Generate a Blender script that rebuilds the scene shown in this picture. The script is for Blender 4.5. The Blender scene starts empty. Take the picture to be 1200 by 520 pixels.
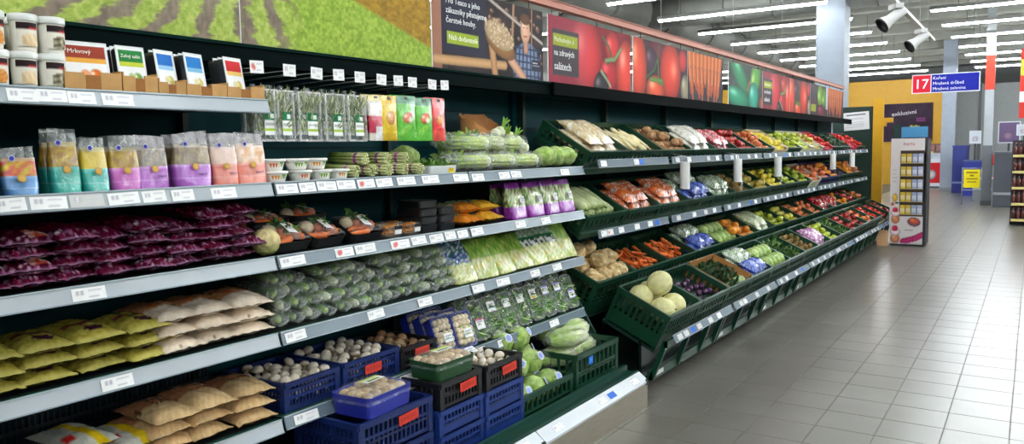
import bpy, math, random
import numpy as np
from mathutils import Matrix, Vector

rnd = random.Random(11)
scene = bpy.context.scene
col = scene.collection
PI = math.pi

# ------------------------------------------------------------------ camera
CAM_H = 1.55
_yaw, _pit, _rol = math.radians(33.63), math.radians(5.15), math.radians(-0.946)
_F = Vector((-math.sin(_yaw)*math.cos(_pit), math.cos(_yaw)*math.cos(_pit), -math.sin(_pit)))
_r0 = Vector((math.cos(_yaw), math.sin(_yaw), 0)); _u0 = _r0.cross(_F)
_r = _r0*math.cos(_rol) + _u0*math.sin(_rol); _u = -_r0*math.sin(_rol) + _u0*math.cos(_rol)
cam_d = bpy.data.cameras.new('camera'); cam = bpy.data.objects.new('camera', cam_d); col.objects.link(cam)
cam_d.sensor_fit = 'HORIZONTAL'; cam_d.sensor_width = 36.0; cam_d.lens = 919.0/1200*36
cam_d.clip_start = 0.05; cam_d.clip_end = 200
cam.matrix_world = Matrix(((_r.x, _u.x, -_F.x, 0), (_r.y, _u.y, -_F.y, 0), (_r.z, _u.z, -_F.z, CAM_H), (0, 0, 0, 1)))
scene.camera = cam

# ------------------------------------------------------------------ world, exposure
world = bpy.data.worlds.new('hall_ambient'); scene.world = world; world.use_nodes = True
_bg = world.node_tree.nodes['Background']
_bg.inputs[0].default_value = (0.80, 0.88, 1.0, 1); _bg.inputs[1].default_value = 0.03
TUBE_POWER = 74.0
vs = scene.view_settings
vs.view_transform = 'Standard'; vs.look = 'None'; vs.exposure = 0.38; vs.gamma = 1.0; vs.use_curve_mapping = False

# ------------------------------------------------------------------ colour helpers
def lin(c):
    a = np.asarray(c, dtype=float)/255.0
    return np.where(a <= 0.04045, a/12.92, ((a+0.055)/1.055)**2.4)

def mixc(a, b, t):
    return tuple(a[i]*(1-t)+b[i]*t for i in range(3))

# ------------------------------------------------------------------ materials
MATS = {}
def _new(name):
    m = bpy.data.materials.new(name); m.use_nodes = True
    nt = m.node_tree; b = nt.nodes['Principled BSDF']
    MATS[name] = m
    return m, nt, b

def vmat(name, rough=0.5, spec=0.5, nscale=0.0, namt=0.0, bump=0.0, bscale=40.0, rand=0.0, coat=0.0, metal=0.0, sub=0.0, stretch=None):
    """material coloured by the mesh's own colours, broken up by noise grain and relief"""
    m, nt, b = _new(name); N = nt.nodes; L = nt.links
    at = N.new('ShaderNodeAttribute'); at.attribute_name = 'Col'
    src = at.outputs['Color']
    tc = N.new('ShaderNodeTexCoord'); vec = tc.outputs['Object']
    if stretch:
        mp = N.new('ShaderNodeMapping'); mp.inputs['Scale'].default_value = stretch
        L.new(vec, mp.inputs['Vector']); vec = mp.outputs['Vector']
    def mult(src, fac):
        mx = N.new('ShaderNodeMix'); mx.data_type = 'RGBA'; mx.blend_type = 'MULTIPLY'; mx.inputs['Factor'].default_value = 1.0
        L.new(src, mx.inputs['A']); L.new(fac, mx.inputs['B'])
        return mx.outputs['Result']
    if namt:
        n = N.new('ShaderNodeTexNoise'); n.inputs['Scale'].default_value = nscale; n.inputs['Detail'].default_value = 3
        L.new(vec, n.inputs['Vector'])
        mr = N.new('ShaderNodeMapRange'); mr.inputs['From Min'].default_value = 0.25; mr.inputs['From Max'].default_value = 0.75
        mr.inputs['To Min'].default_value = 1-namt; mr.inputs['To Max'].default_value = 1+namt
        L.new(n.outputs['Fac'], mr.inputs['Value']); src = mult(src, mr.outputs['Result'])
    if rand:
        oi = N.new('ShaderNodeObjectInfo')
        mr = N.new('ShaderNodeMapRange'); mr.inputs['To Min'].default_value = 1-rand; mr.inputs['To Max'].default_value = 1+rand*0.6
        L.new(oi.outputs['Random'], mr.inputs['Value']); src = mult(src, mr.outputs['Result'])
    L.new(src, b.inputs['Base Color'])
    b.inputs['Roughness'].default_value = rough
    b.inputs['Specular IOR Level'].default_value = spec
    b.inputs['Metallic'].default_value = metal
    b.inputs['Coat Weight'].default_value = coat; b.inputs['Coat Roughness'].default_value = 0.08
    if bump:
        n = N.new('ShaderNodeTexNoise'); n.inputs['Scale'].default_value = bscale; n.inputs['Detail'].default_value = 2
        L.new(vec, n.inputs['Vector'])
        bp = N.new('ShaderNodeBump'); bp.inputs['Strength'].default_value = bump; bp.inputs['Distance'].default_value = 0.01
        L.new(n.outputs['Fac'], bp.inputs['Height']); L.new(bp.outputs['Normal'], b.inputs['Normal'])
    return m

def film_mat(name, tint, base, amt, scale, rough=0.12):
    """clear packaging film: mostly transparent, with glossy creases"""
    m, nt, b = _new(name); N = nt.nodes; L = nt.links
    tc = N.new('ShaderNodeTexCoord')
    n = N.new('ShaderNodeTexNoise'); n.inputs['Scale'].default_value = scale; n.inputs['Detail'].default_value = 3; n.inputs['Distortion'].default_value = 1.5
    L.new(tc.outputs['Object'], n.inputs['Vector'])
    mr = N.new('ShaderNodeMapRange'); mr.inputs['From Min'].default_value = 0.45; mr.inputs['From Max'].default_value = 0.75
    mr.inputs['To Min'].default_value = base; mr.inputs['To Max'].default_value = base+amt
    L.new(n.outputs['Fac'], mr.inputs['Value'])
    tr = N.new('ShaderNodeBsdfTransparent'); mx = N.new('ShaderNodeMixShader')
    b.inputs['Base Color'].default_value = (*lin(tint), 1); b.inputs['Roughness'].default_value = rough
    b.inputs['Specular IOR Level'].default_value = 0.8
    bp = N.new('ShaderNodeBump'); bp.inputs['Strength'].default_value = 0.8; bp.inputs['Distance'].default_value = 0.01
    L.new(n.outputs['Fac'], bp.inputs['Height']); L.new(bp.outputs['Normal'], b.inputs['Normal'])
    L.new(mr.outputs['Result'], mx.inputs['Fac']); L.new(tr.outputs[0], mx.inputs[1]); L.new(b.outputs[0], mx.inputs[2])
    L.new(mx.outputs[0], N['Material Output'].inputs['Surface'])
    return m

def emit_mat(name, rgb, power):
    m, nt, b = _new(name)
    b.inputs['Base Color'].default_value = (0.9, 0.9, 0.9, 1)
    b.inputs['Emission Color'].default_value = (*rgb, 1); b.inputs['Emission Strength'].default_value = power
    return m

vmat('paint', 0.55, 0.4, 6, 0.06, 0.03, 60)
vmat('paint_gloss', 0.28, 0.5, 8, 0.05)
vmat('rail_plastic', 0.26, 0.55, 5, 0.04)
vmat('rail_dull', 0.55, 0.25, 5, 0.04)
vmat('metal', 0.42, 0.5, 12, 0.10, 0.02, 90, metal=0.75, stretch=(1, 1, 8))
vmat('print', 0.62, 0.14, 40, 0.05)
vmat('print_matte', 0.6, 0.25, 40, 0.04)
vmat('crate_plastic', 0.38, 0.45, 14, 0.10, 0.04, 80, rand=0.12)
vmat('card', 0.8, 0.2, 30, 0.10, 0.06, 120, rand=0.08)
vmat('pack', 0.26, 0.7, 25, 0.12, 0.38, 38, rand=0.14, coat=0.5)
vmat('pack_crinkle', 0.14, 0.8, 30, 0.20, 1.0, 36, rand=0.16, coat=0.8)
vmat('veg', 0.55, 0.35, 28, 0.16, 0.25, 45, rand=0.16)
vmat('veg_gloss', 0.26, 0.5, 22, 0.14, 0.08, 40, rand=0.18)
vmat('veg_rough', 0.8, 0.2, 34, 0.30, 0.9, 38, rand=0.16)
vmat('leaf', 0.5, 0.35, 30, 0.22, 0.4, 60, rand=0.12)
vmat('dark_interior', 0.6, 0.12, 6, 0.10)
vmat('header_paint', 0.8, 0.04, 6, 0.10)
vmat('ceiling_paint', 0.8, 0.2, 2, 0.10)
film_mat('film', (240, 246, 240), 0.08, 0.50, 24)
film_mat('film_soft', (240, 244, 242), 0.05, 0.24, 18)
film_mat('film_milky', (240, 236, 236), 0.30, 0.40, 20)
film_mat('clear_plastic', (232, 244, 236), 0.06, 0.10, 16, 0.08)
emit_mat('tube_light', (0.90, 0.96, 1.0), TUBE_POWER)

# floor tiles: pale ceramic, slightly polished, each tile a little different
def floor_mat():
    m, nt, b = _new('floor_tile'); N = nt.nodes; L = nt.links
    oi = N.new('ShaderNodeObjectInfo'); tc = N.new('ShaderNodeTexCoord'); ge = N.new('ShaderNodeNewGeometry')
    n = N.new('ShaderNodeTexNoise'); n.inputs['Scale'].default_value = 3.0; n.inputs['Detail'].default_value = 5
    L.new(ge.outputs['Position'], n.inputs['Vector'])
    cr = N.new('ShaderNodeValToRGB'); cr.color_ramp.elements[0].position = 0.3; cr.color_ramp.elements[1].position = 0.7
    cr.color_ramp.elements[0].color = (*lin((105, 102, 93)), 1); cr.color_ramp.elements[1].color = (*lin((116, 113, 104)), 1)
    L.new(n.outputs['Fac'], cr.inputs['Fac'])
    mr = N.new('ShaderNodeMapRange'); mr.inputs['To Min'].default_value = 0.94; mr.inputs['To Max'].default_value = 1.05
    L.new(oi.outputs['Random'], mr.inputs['Value'])
    mx = N.new('ShaderNodeMix'); mx.data_type = 'RGBA'; mx.blend_type = 'MULTIPLY'; mx.inputs['Factor'].default_value = 1
    L.new(cr.outputs['Color'], mx.inputs['A']); L.new(mr.outputs['Result'], mx.inputs['B'])
    L.new(mx.outputs['Result'], b.inputs['Base Color'])
    n2 = N.new('ShaderNodeTexNoise'); n2.inputs['Scale'].default_value = 2.0; L.new(ge.outputs['Position'], n2.inputs['Vector'])
    mr2 = N.new('ShaderNodeMapRange'); mr2.inputs['To Min'].default_value = 0.27; mr2.inputs['To Max'].default_value = 0.30
    L.new(n2.outputs['Fac'], mr2.inputs['Value']); L.new(mr2.outputs['Result'], b.inputs['Roughness'])
    b.inputs['Specular IOR Level'].default_value = 0.5
    return m
floor_mat()

# ------------------------------------------------------------------ mesh builder
class MB:
    def __init__(s): s.V = []; s.F = []; s.C = []; s.S = []; s.I = []; s.M = None; s.mi = 0
    def add(s, vs_, fs, c, smooth=False):
        o = len(s.V)
        if s.M is not None: vs_ = [tuple(s.M @ Vector(v)) for v in vs_]
        s.V.extend(vs_)
        if isinstance(c, tuple) and not isinstance(c[0], (tuple, list)): s.C.extend([c]*len(vs_))
        else: s.C.extend(c)
        for f in fs: s.F.append([i+o for i in f]); s.S.append(smooth); s.I.append(s.mi)
        return s
    def box(s, x0, x1, y0, y1, z0, z1, c):
        v = [(x0,y0,z0),(x1,y0,z0),(x1,y1,z0),(x0,y1,z0),(x0,y0,z1),(x1,y0,z1),(x1,y1,z1),(x0,y1,z1)]
        return s.add(v, [(0,3,2,1),(4,5,6,7),(0,1,5,4),(1,2,6,5),(2,3,7,6),(3,0,4,7)], c)
    def cbox(s, cx, cy, cz, w, d, h, c): return s.box(cx-w/2, cx+w/2, cy-d/2, cy+d/2, cz-h/2, cz+h/2, c)
    def prism(s, poly, y0, y1, c):
        """polygon in x,z extruded along y"""
        n = len(poly)
        v = [(p[0], y0, p[1]) for p in poly]+[(p[0], y1, p[1]) for p in poly]
        return s.add(v, [tuple(range(n)), tuple(range(2*n-1, n-1, -1))]+[(i, n+i, n+(i+1) % n, (i+1) % n) for i in range(n)], c)
    def lathe(s, prof, seg, c, center=(0,0,0), smooth=True, sx=1, sy=1, caps=True):
        v = []; cc = []
        for k, (r, z) in enumerate(prof):
            ck = c[k] if isinstance(c, list) else c
            for i in range(seg):
                a = 2*PI*i/seg
                v.append((center[0]+r*math.cos(a)*sx, center[1]+r*math.sin(a)*sy, center[2]+z)); cc.append(ck)
        f = []
        for k in range(len(prof)-1):
            for i in range(seg):
                j = (i+1) % seg
                f.append((k*seg+i, k*seg+j, (k+1)*seg+j, (k+1)*seg+i))
        if caps: f.append(tuple(range(seg-1, -1, -1))); f.append(tuple(range((len(prof)-1)*seg, len(prof)*seg)))
        return s.add(v, f, cc, smooth)
    def tube(s, pts, rad, seg, c, smooth=True):
        P = [Vector(p) for p in pts]; n = len(P)
        R = rad if isinstance(rad, (list, tuple)) else [rad]*n
        v = []; cc = []
        for k in range(n):
            d = (P[min(k+1, n-1)]-P[max(k-1, 0)]).normalized()
            a = Vector((0,0,1)) if abs(d.z) < 0.9 else Vector((1,0,0))
            e1 = d.cross(a).normalized(); e2 = d.cross(e1)
            for i in range(seg):
                t = 2*PI*i/seg; q = P[k]+(e1*math.cos(t)+e2*math.sin(t))*R[k]
                v.append(tuple(q)); cc.append(c[k] if isinstance(c, list) else c)
        f = [(k*seg+i, (k+1)*seg+i, (k+1)*seg+(i+1) % seg, k*seg+(i+1) % seg) for k in range(n-1) for i in range(seg)]
        f += [tuple(range(seg)), tuple(range(n*seg-1, (n-1)*seg-1, -1))]
        return s.add(v, f, cc, smooth)
    def blob(s, center, radii, seg, rings, c, disp=None, cf=None):
        v = []; cc = []
        for k in range(rings+1):
            th = PI*k/rings
            for i in range(seg):
                a = 2*PI*i/seg
                n = Vector((math.sin(th)*math.cos(a), math.sin(th)*math.sin(a), -math.cos(th)))
                d = 1.0+(disp(n) if disp else 0)
                v.append((center[0]+n.x*radii[0]*d, center[1]+n.y*radii[1]*d, center[2]+n.z*radii[2]*d))
                cc.append(cf(n) if cf else c)
        f = [(k*seg+i, k*seg+(i+1) % seg, (k+1)*seg+(i+1) % seg, (k+1)*seg+i) for k in range(rings) for i in range(seg)]
        return s.add(v, f, cc, True)
    def grid(s, nu, nv, fn, cf, smooth=True, flip=False):
        v = []; cc = []
        for j in range(nv+1):
            for i in range(nu+1):
                u, w = i/nu, j/nv
                v.append(tuple(fn(u, w))); cc.append(cf(u, w) if callable(cf) else cf)
        f = []
        for j in range(nv):
            for i in range(nu):
                q = (j*(nu+1)+i, j*(nu+1)+i+1, (j+1)*(nu+1)+i+1, (j+1)*(nu+1)+i)
                f.append(q[::-1] if flip else q)
        return s.add(v, f, cc, smooth)
    def mesh(s, name, *mats):
        me = bpy.data.meshes.new(name)
        me.from_pydata(s.V, [], s.F)
        ca = me.color_attributes.new('Col', 'FLOAT_COLOR', 'POINT')
        C = np.ones((len(s.V), 4)); C[:, :3] = lin(np.clip(np.array(s.C, dtype=float), 0, 255))
        ca.data.foreach_set('color', C.ravel())
        me.polygons.foreach_set('use_smooth', s.S)
        for m in mats: me.materials.append(MATS[m])
        if len(mats) > 1: me.polygons.foreach_set('material_index', s.I)
        me.update()
        return me

# ------------------------------------------------------------------ scene graph helpers
def obj(name, mesh, parent=None, M=None, kind=None, label=None):
    o = bpy.data.objects.new(name, mesh); col.objects.link(o)
    if parent is not None: o.parent = parent
    if M is not None: o.matrix_basis = M
    if kind: o['kind'] = kind
    if label: o['label'] = label
    return o

def tag(o, label, cat, group=None):
    o['label'] = label; o['category'] = cat
    if group: o['group'] = group
    return o

def empty(name, M=None):
    o = bpy.data.objects.new(name, None); col.objects.link(o); o.empty_display_size = 0.05
    if M is not None: o.matrix_basis = M
    return o

def thing(name, parts, M, label, cat, group=None):
    """parts: one mesh, or a list of (part name, mesh, local matrix or None, [sub-parts]); every call links new objects that share mesh data"""
    if isinstance(parts, bpy.types.Mesh): o = obj(name, parts, None, M)
    else:
        o = empty(name, M)
        for p in parts:
            q = obj(p[0], p[1], o, p[2] if len(p) > 2 else None)
            if len(p) > 3:
                for r in p[3]: obj(r[0], r[1], q, r[2] if len(r) > 2 else None)
    return tag(o, label, cat, group)

def struct(name, mesh, parent=None, M=None): return obj(name, mesh, parent, M, 'structure')

T = Matrix.Translation
def Rx(a): return Matrix.Rotation(a, 4, 'X')
def Ry(a): return Matrix.Rotation(a, 4, 'Y')
def Rz(a): return Matrix.Rotation(a, 4, 'Z')
def Sc(s): return Matrix.Diagonal((s[0], s[1], s[2], 1)) if not isinstance(s, (int, float)) else Matrix.Diagonal((s, s, s, 1))
def SM(X, Y, Z, yaw=0.0, tilt=0.0):
    """shelf frame: local x runs along the aisle, local -y faces the shopper, local +y goes into the shelf"""
    return T((X, Y, Z)) @ Rz(PI/2+yaw) @ Rx(tilt)

ORD = ['first','second','third','fourth','fifth','sixth','seventh','eighth','ninth','tenth','eleventh','twelfth','thirteenth','fourteenth','fifteenth','sixteenth']

def sines(seed, n=6, f=6.0):
    r = random.Random(seed); K = [(r.uniform(-f, f), r.uniform(-f, f), r.uniform(-f, f), r.uniform(0, 6.28)) for _ in range(n)]
    return lambda x, y, z=0.0: sum(math.sin(a*x+b*y+c*z+p) for a, b, c, p in K)/n

def text_mesh(body, size, mat, color, align='LEFT', extrude=0.0006):
    cu = bpy.data.curves.new('lettering', 'FONT'); cu.body = body; cu.size = size; cu.align_x = align; cu.extrude = extrude
    cu.resolution_u = 2
    o = bpy.data.objects.new('lettering_source', cu); col.objects.link(o)
    dg = bpy.context.evaluated_depsgraph_get(); dg.update()
    me = bpy.data.meshes.new_from_object(o.evaluated_get(dg))
    bpy.data.objects.remove(o); bpy.data.curves.remove(cu)
    ca = me.color_attributes.new('Col', 'FLOAT_COLOR', 'POINT')
    c = lin(color); ca.data.foreach_set('color', np.tile([*c, 1.0], len(me.vertices)))
    me.materials.clear(); me.materials.append(MATS[mat])
    return me
# text stands in local x (right) / y (up); this turns it to face +X with its line running along +Y
FACE_AISLE = Matrix(((0,0,1,0),(1,0,0,0),(0,1,0,0),(0,0,0,1)))
FACE_VIEWER = Rx(PI/2)
# ================================================================== THE SETTING
PT = 0.3026; TX0 = -1.568; TY0 = 4.47
def build_floor():
    m = MB(); m.box(-14, 18, -9, 44, -0.05, -0.004, (96, 92, 84))
    fl = struct('floor', m.mesh('floor', 'paint'))
    g = 0.0022
    m = MB(); c = (157, 155, 145); b = 0.0012
    a = PT/2-g
    m.add([(-a,-a,-0.004),(a,-a,-0.004),(a,a,-0.004),(-a,a,-0.004),(-a+b,-a+b,0),(a-b,-a+b,0),(a-b,a-b,0),(-a+b,a-b,0)],
          [(4,5,6,7),(0,1,5,4),(1,2,6,5),(2,3,7,6),(3,0,4,7)], c)
    tile = m.mesh('floor_tile', 'floor_tile')
    near = set()
    for j in range(33):
        for i in range(9):
            ii, jj = i-2, j-4
            near.add((ii, jj))
            obj('tile', tile, fl, T((TX0+(ii+0.5)*PT, TY0+(jj+0.5)*PT, 0)))
    m = MB()
    for jj in range(-22, 104):
        for ii in range(-8, 20):
            if (ii, jj) in near: continue
            x, y = TX0+(ii+0.5)*PT, TY0+(jj+0.5)*PT
            m.add([(x-a,y-a,0),(x+a,y-a,0),(x+a,y+a,0),(x-a,y+a,0)], [(0,1,2,3)], c)
    o = obj('tile', m.mesh('far_tiles', 'floor_tile'), fl, None, 'stuff')
    o['label'] = 'pale floor tiles of the rest of the hall'
build_floor()

def build_shell():
    m = MB(); g = (140, 140, 132)
    m.box(-14, 18, -9, 44, 5.3, 5.4, g)
    for k in range(80): m.box(-14+0.4*k, -13.8+0.4*k, -9, 44, 5.24, 5.3, (132, 132, 125))
    ce = struct('ceiling', m.mesh('ceiling', 'ceiling_paint'))
    for k in range(-7, 17):
        y = 15.5+1.18+2.35*k
        if y > 43.5: break
        m = MB(); m.box(-14, 18, y-0.09, y+0.09, 4.86, 5.24, (150, 150, 140)); m.box(-14, 18, y-0.16, y+0.16, 4.82, 4.86, (156, 156, 146))
        obj('beam', m.mesh('beam', 'ceiling_paint'), ce)
    m = MB(); m.lathe([(0.34, 0), (0.34, 24)], 20, (120, 120, 114)); 
    for k in range(9): m.lathe([(0.36, 0.2+k*2.8), (0.36, 0.28+k*2.8)], 20, (104, 104, 100))
    obj('air_duct', m.mesh('air_duct', 'ceiling_paint'), ce, T((-9.5, 16.6, 4.5)) @ Ry(PI/2) @ Sc((0.9, 0.9, 0.35)))
    obj('air_duct', m.mesh('air_duct', 'ceiling_paint'), ce, T((-7.4, 6, 4.55)) @ Rx(-PI/2))
    # far end of the hall
    m = MB(); m.box(-14, 18, 40, 40.2, 0, 5.3, (130, 132, 130))
    struct('wall_far', m.mesh('wall_far', 'paint'))
    m = MB(); m.box(-14, -13.8, -9, 44, 0, 5.3, (150, 150, 146)); struct('wall_left', m.mesh('wall_left', 'paint'))
    m = MB(); m.box(17.8, 18, -9, 44, 0, 5.3, (150, 150, 146)); struct('wall_right', m.mesh('wall_right', 'paint'))
    m = MB(); m.box(-14, 18, -9.2, -9, 0, 5.3, (150, 150, 146)); struct('wall_back', m.mesh('wall_back', 'paint'))
    m = MB(); m.box(-12, -2.9, 34, 34.2, 0, 4.06, (168, 124, 6))
    struct('wall_yellow', m.mesh('wall_yellow', 'paint'))
    m = MB(); m.box(-2.9, 8, 36.5, 36.7, 0, 3.9, (128, 131, 130)); m.box(-1.9, -1.8, 36.42, 36.5, 0, 3.9, (84, 86, 86))
    struct('wall_checkout', m.mesh('wall_checkout', 'paint'))
build_shell()

def pillar(x0, x1, y0, y1, bands, label):
    m = MB(); cx, cy = (x0+x1)/2, (y0+y1)/2; m.M = T((-cx, -cy, 0))
    for (a, b, c, e) in bands: m.box(x0-e, x1+e, y0-e, y1+e, a, b, c)
    tag(obj('pillar', m.mesh('pillar', 'paint'), None, T((cx, cy, 0))), label, 'pillar')
pillar(-3.57, -3.05, 16, 16.5, [(0, 0.1, (120, 120, 120), 0.01), (0.1, 5.24, (138, 146, 156), 0)], 'thick pale grey pillar rising behind the far end of the posters')
pillar(-1.07, -0.88, 23, 23.2, [(0, 0.12, (70, 74, 78), 0.02), (0.12, 1.5, (96, 100, 104), 0.012), (1.5, 2.88, (164, 170, 174), 0), (2.88, 3.72, (188, 52, 28), 0.008), (3.72, 5.24, (150, 154, 154), 0)], 'slim white pillar with an orange red band and grey cladding')
pillar(-2.62, -2.22, 30, 30.4, [(0, 0.1, (120, 124, 130), 0.01), (0.1, 5.24, (140, 148, 160), 0)], 'pale blue white pillar at the right end of the yellow wall')

# ------------------------------------------------------------------ fluorescent lamps
def build_lamps():
    L = 3.35
    m = MB(); c = (150, 150, 146)
    m.add([(0,-0.03,0.07),(0,0.03,0.07),(0,0.045,0.0),(0,-0.045,0.0),(L,-0.03,0.07),(L,0.03,0.07),(L,0.045,0.0),(L,-0.045,0.0)],
          [(0,4,5,1),(1,5,6,2),(0,3,7,4),(0,1,2,3),(4,7,6,5)], c)
    m.add([(0,-0.042,0.002),(L,-0.042,0.002),(L,0.042,0.002),(0,0.042,0.002)], [(3,2,1,0)], (225, 225, 222))
    house = m.mesh('lamp_housing', 'paint')
    m = MB(); m.M = T((0.03, 0, -0.022)) @ Ry(PI/2); m.lathe([(0.019, 0), (0.019, L-0.06)], 8, (255, 255, 255))
    tube = m.mesh('lamp_tube', 'tube_light')
    m = MB(); m.tube([(0,0,0.07),(0,0,0.72)], 0.006, 5, (60, 60, 60)); wire = m.mesh('lamp_hanger', 'paint')
    seq = 0
    for gi, x0 in enumerate((-12.0, -6.6, -1.83, 2.94, 7.71, 12.48)):  # last two columns are unseen lamps, added to brighten the shelf fronts
        for k in range(-9, 10):
            y = 15.5+2.35*k
            if y > 33.5 or (gi > 3 and y > 20): continue
            o = thing('ceiling_lamp', [('housing', house), ('tube', tube), ('hanger', wire, T((0.5, 0, 0))), ('hanger', wire, T((L-0.5, 0, 0)))], T((x0, y, 4.2)),
                  ['long fluorescent lamp far left beyond the poster rail', 'long fluorescent lamp above the left side behind the posters', 'long fluorescent lamp above the aisle on the right', 'long fluorescent lamp over the right of the hall', 'added unseen long fluorescent lamp over the hall, fifth column', 'added unseen long fluorescent lamp over the hall, sixth column'][gi] + ', %s row from the camera' % (['nearest']+ORD[1:]+['seventeenth','eighteenth','nineteenth'])[k+9],
                  'lamp', 'fluorescent lamps in rows')
build_lamps()

# ------------------------------------------------------------------ painted print helpers (numpy pictures stored as mesh colours)
def vnoise(x, y, seed):
    r = np.random.RandomState(seed); G = r.rand(64, 64)
    xi = np.floor(x).astype(int); yi = np.floor(y).astype(int); fx = x-xi; fy = y-yi
    fx = fx*fx*(3-2*fx); fy = fy*fy*(3-2*fy)
    g = lambda a, b: G[a % 64, b % 64]
    return (g(xi, yi)*(1-fx)+g(xi+1, yi)*fx)*(1-fy)+(g(xi, yi+1)*(1-fx)+g(xi+1, yi+1)*fx)*fy
def fbm(x, y, seed): return 0.5*vnoise(x, y, seed)+0.3*vnoise(2.1*x, 2.1*y, seed+1)+0.2*vnoise(4.3*x, 4.3*y, seed+2)

class Pic:
    """a printed picture: u to the right in metres, v up in metres"""
    def __init__(s, w, h, nx, ny, bg):
        s.w, s.h, s.nx, s.ny = w, h, nx, ny
        s.u, s.v = np.meshgrid(np.linspace(0, w, nx+1), np.linspace(0, h, ny+1))
        s.c = np.zeros(s.u.shape+(3,)); s.c[:] = bg
    def put(s, mask, c):
        mm = np.clip(mask, 0, 1)[..., None]; s.c = s.c*(1-mm)+np.asarray(c, float)*mm
    def rect(s, x0, x1, y0, y1, c): s.put(((s.u >= x0) & (s.u <= x1) & (s.v >= y0) & (s.v <= y1)).astype(float), c)
    def ell(s, cx, cy, rx, ry, rot, c, hi=None, sh=0.45, ho=(-0.35, 0.35), hr=0.3):
        dx, dy = s.u-cx, s.v-cy; ca, sa = math.cos(rot), math.sin(rot)
        a, b = (dx*ca+dy*sa)/rx, (-dx*sa+dy*ca)/ry; d = np.sqrt(a*a+b*b)
        mask = np.clip((1-d)*min(rx, ry)/0.006, 0, 1)
        cc = np.asarray(c, float)*(1-sh*np.clip(d, 0, 1)[..., None]**2.5)
        if hi is not None:
            g = np.exp(-((a-ho[0])**2+(b-ho[1])**2)/hr**2)[..., None]; cc = cc*(1-g)+np.asarray(hi, float)*g
        s.put(mask, cc)
    def line(s, pts, wd, c):
        for (x0, y0), (x1, y1) in zip(pts[:-1], pts[1:]):
            dx, dy = x1-x0, y1-y0; L2 = dx*dx+dy*dy+1e-9
            t = np.clip(((s.u-x0)*dx+(s.v-y0)*dy)/L2, 0, 1)
            d = np.hypot(s.u-x0-t*dx, s.v-y0-t*dy)
            s.put(np.clip((wd-d)/0.004+0.5, 0, 1), np.asarray(c, float)*(1-0.3*np.clip(d/wd, 0, 1)[..., None]**2))
    def grain(s, amt, f, seed): s.c *= (1+amt*(fbm(s.u*f, s.v*f, seed)-0.5))[..., None]
    def mesh(s, name, thick=0.006, edge=(225, 225, 220), mat='print'):
        """local: x to the right, z up, front towards -y"""
        m = MB(); w, h = s.w, s.h
        V = np.stack([s.u, np.zeros_like(s.u), s.v], -1).reshape(-1, 3)
        nx, ny = s.nx, s.ny
        F = [(j*(nx+1)+i, j*(nx+1)+i+1, (j+1)*(nx+1)+i+1, (j+1)*(nx+1)+i) for j in range(ny) for i in range(nx)]
        m.add([tuple(p) for p in V.tolist()], F, [tuple(p) for p in s.c.reshape(-1, 3).tolist()])
        m.add([(0,0,0),(w,0,0),(w,thick,0),(0,thick,0),(0,0,h),(w,0,h),(w,thick,h),(0,thick,h)], [(0,3,2,1),(4,5,6,7),(1,2,6,5),(2,3,7,6),(3,0,4,7)], edge)
        return m.mesh(name, mat)

PZ0, PHT, PX = 1.985, 0.422, -2.575
def pic_field(y0, w):
    p = Pic(w, PHT, 260, 92, (0, 0, 0))
    s = p.u+y0-2.02; h = p.v
    d = 0.46-h
    wob = (fbm(p.u*14, p.v*30, 3)-0.5)
    k = s/d
    fr = (k*2.35+0.15*wob/d) % 1.0
    ridge = np.clip((np.abs(fr-0.5)*-1+0.36+0.35*(fbm(k*9, d*90, 9)-0.5))*9, 0, 1)
    leafn = fbm(p.u*70, p.v*70, 21)[..., None]
    green = np.array((112, 140, 44))*(1-leafn)+np.array((206, 214, 122))*leafn
    soil = np.array((126, 112, 98))*(0.75+0.5*fbm(p.u*50, p.v*25, 5)[..., None])
    p.c = soil*(1-ridge[..., None])+green*ridge[..., None]
    if y0 > 1.5:
        # dense crop and the bare golden field beyond the diagonal edge
        dense = np.clip((s-0.16)*7, 0, 1)[..., None]
        g2 = np.array((96, 130, 30))*(1-leafn)+np.array((188, 206, 92))*leafn
        p.c = p.c*(1-dense)+g2*dense
        e = 0.085+(1.13-s)*0.30+0.01*wob
        gold = np.clip((h-e)*60, 0, 1)[..., None]
        gd = np.array((150, 116, 34))*(0.75+0.5*fbm(p.u*45, p.v*60, 31)[..., None])
        p.c = p.c*(1-gold)+gd*gold
    else:
        haze = np.clip((h-0.05)*1.2, 0, 0.25)[..., None]; p.c = p.c*(1-haze)+np.array((205, 205, 170))*haze
    return p
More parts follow.
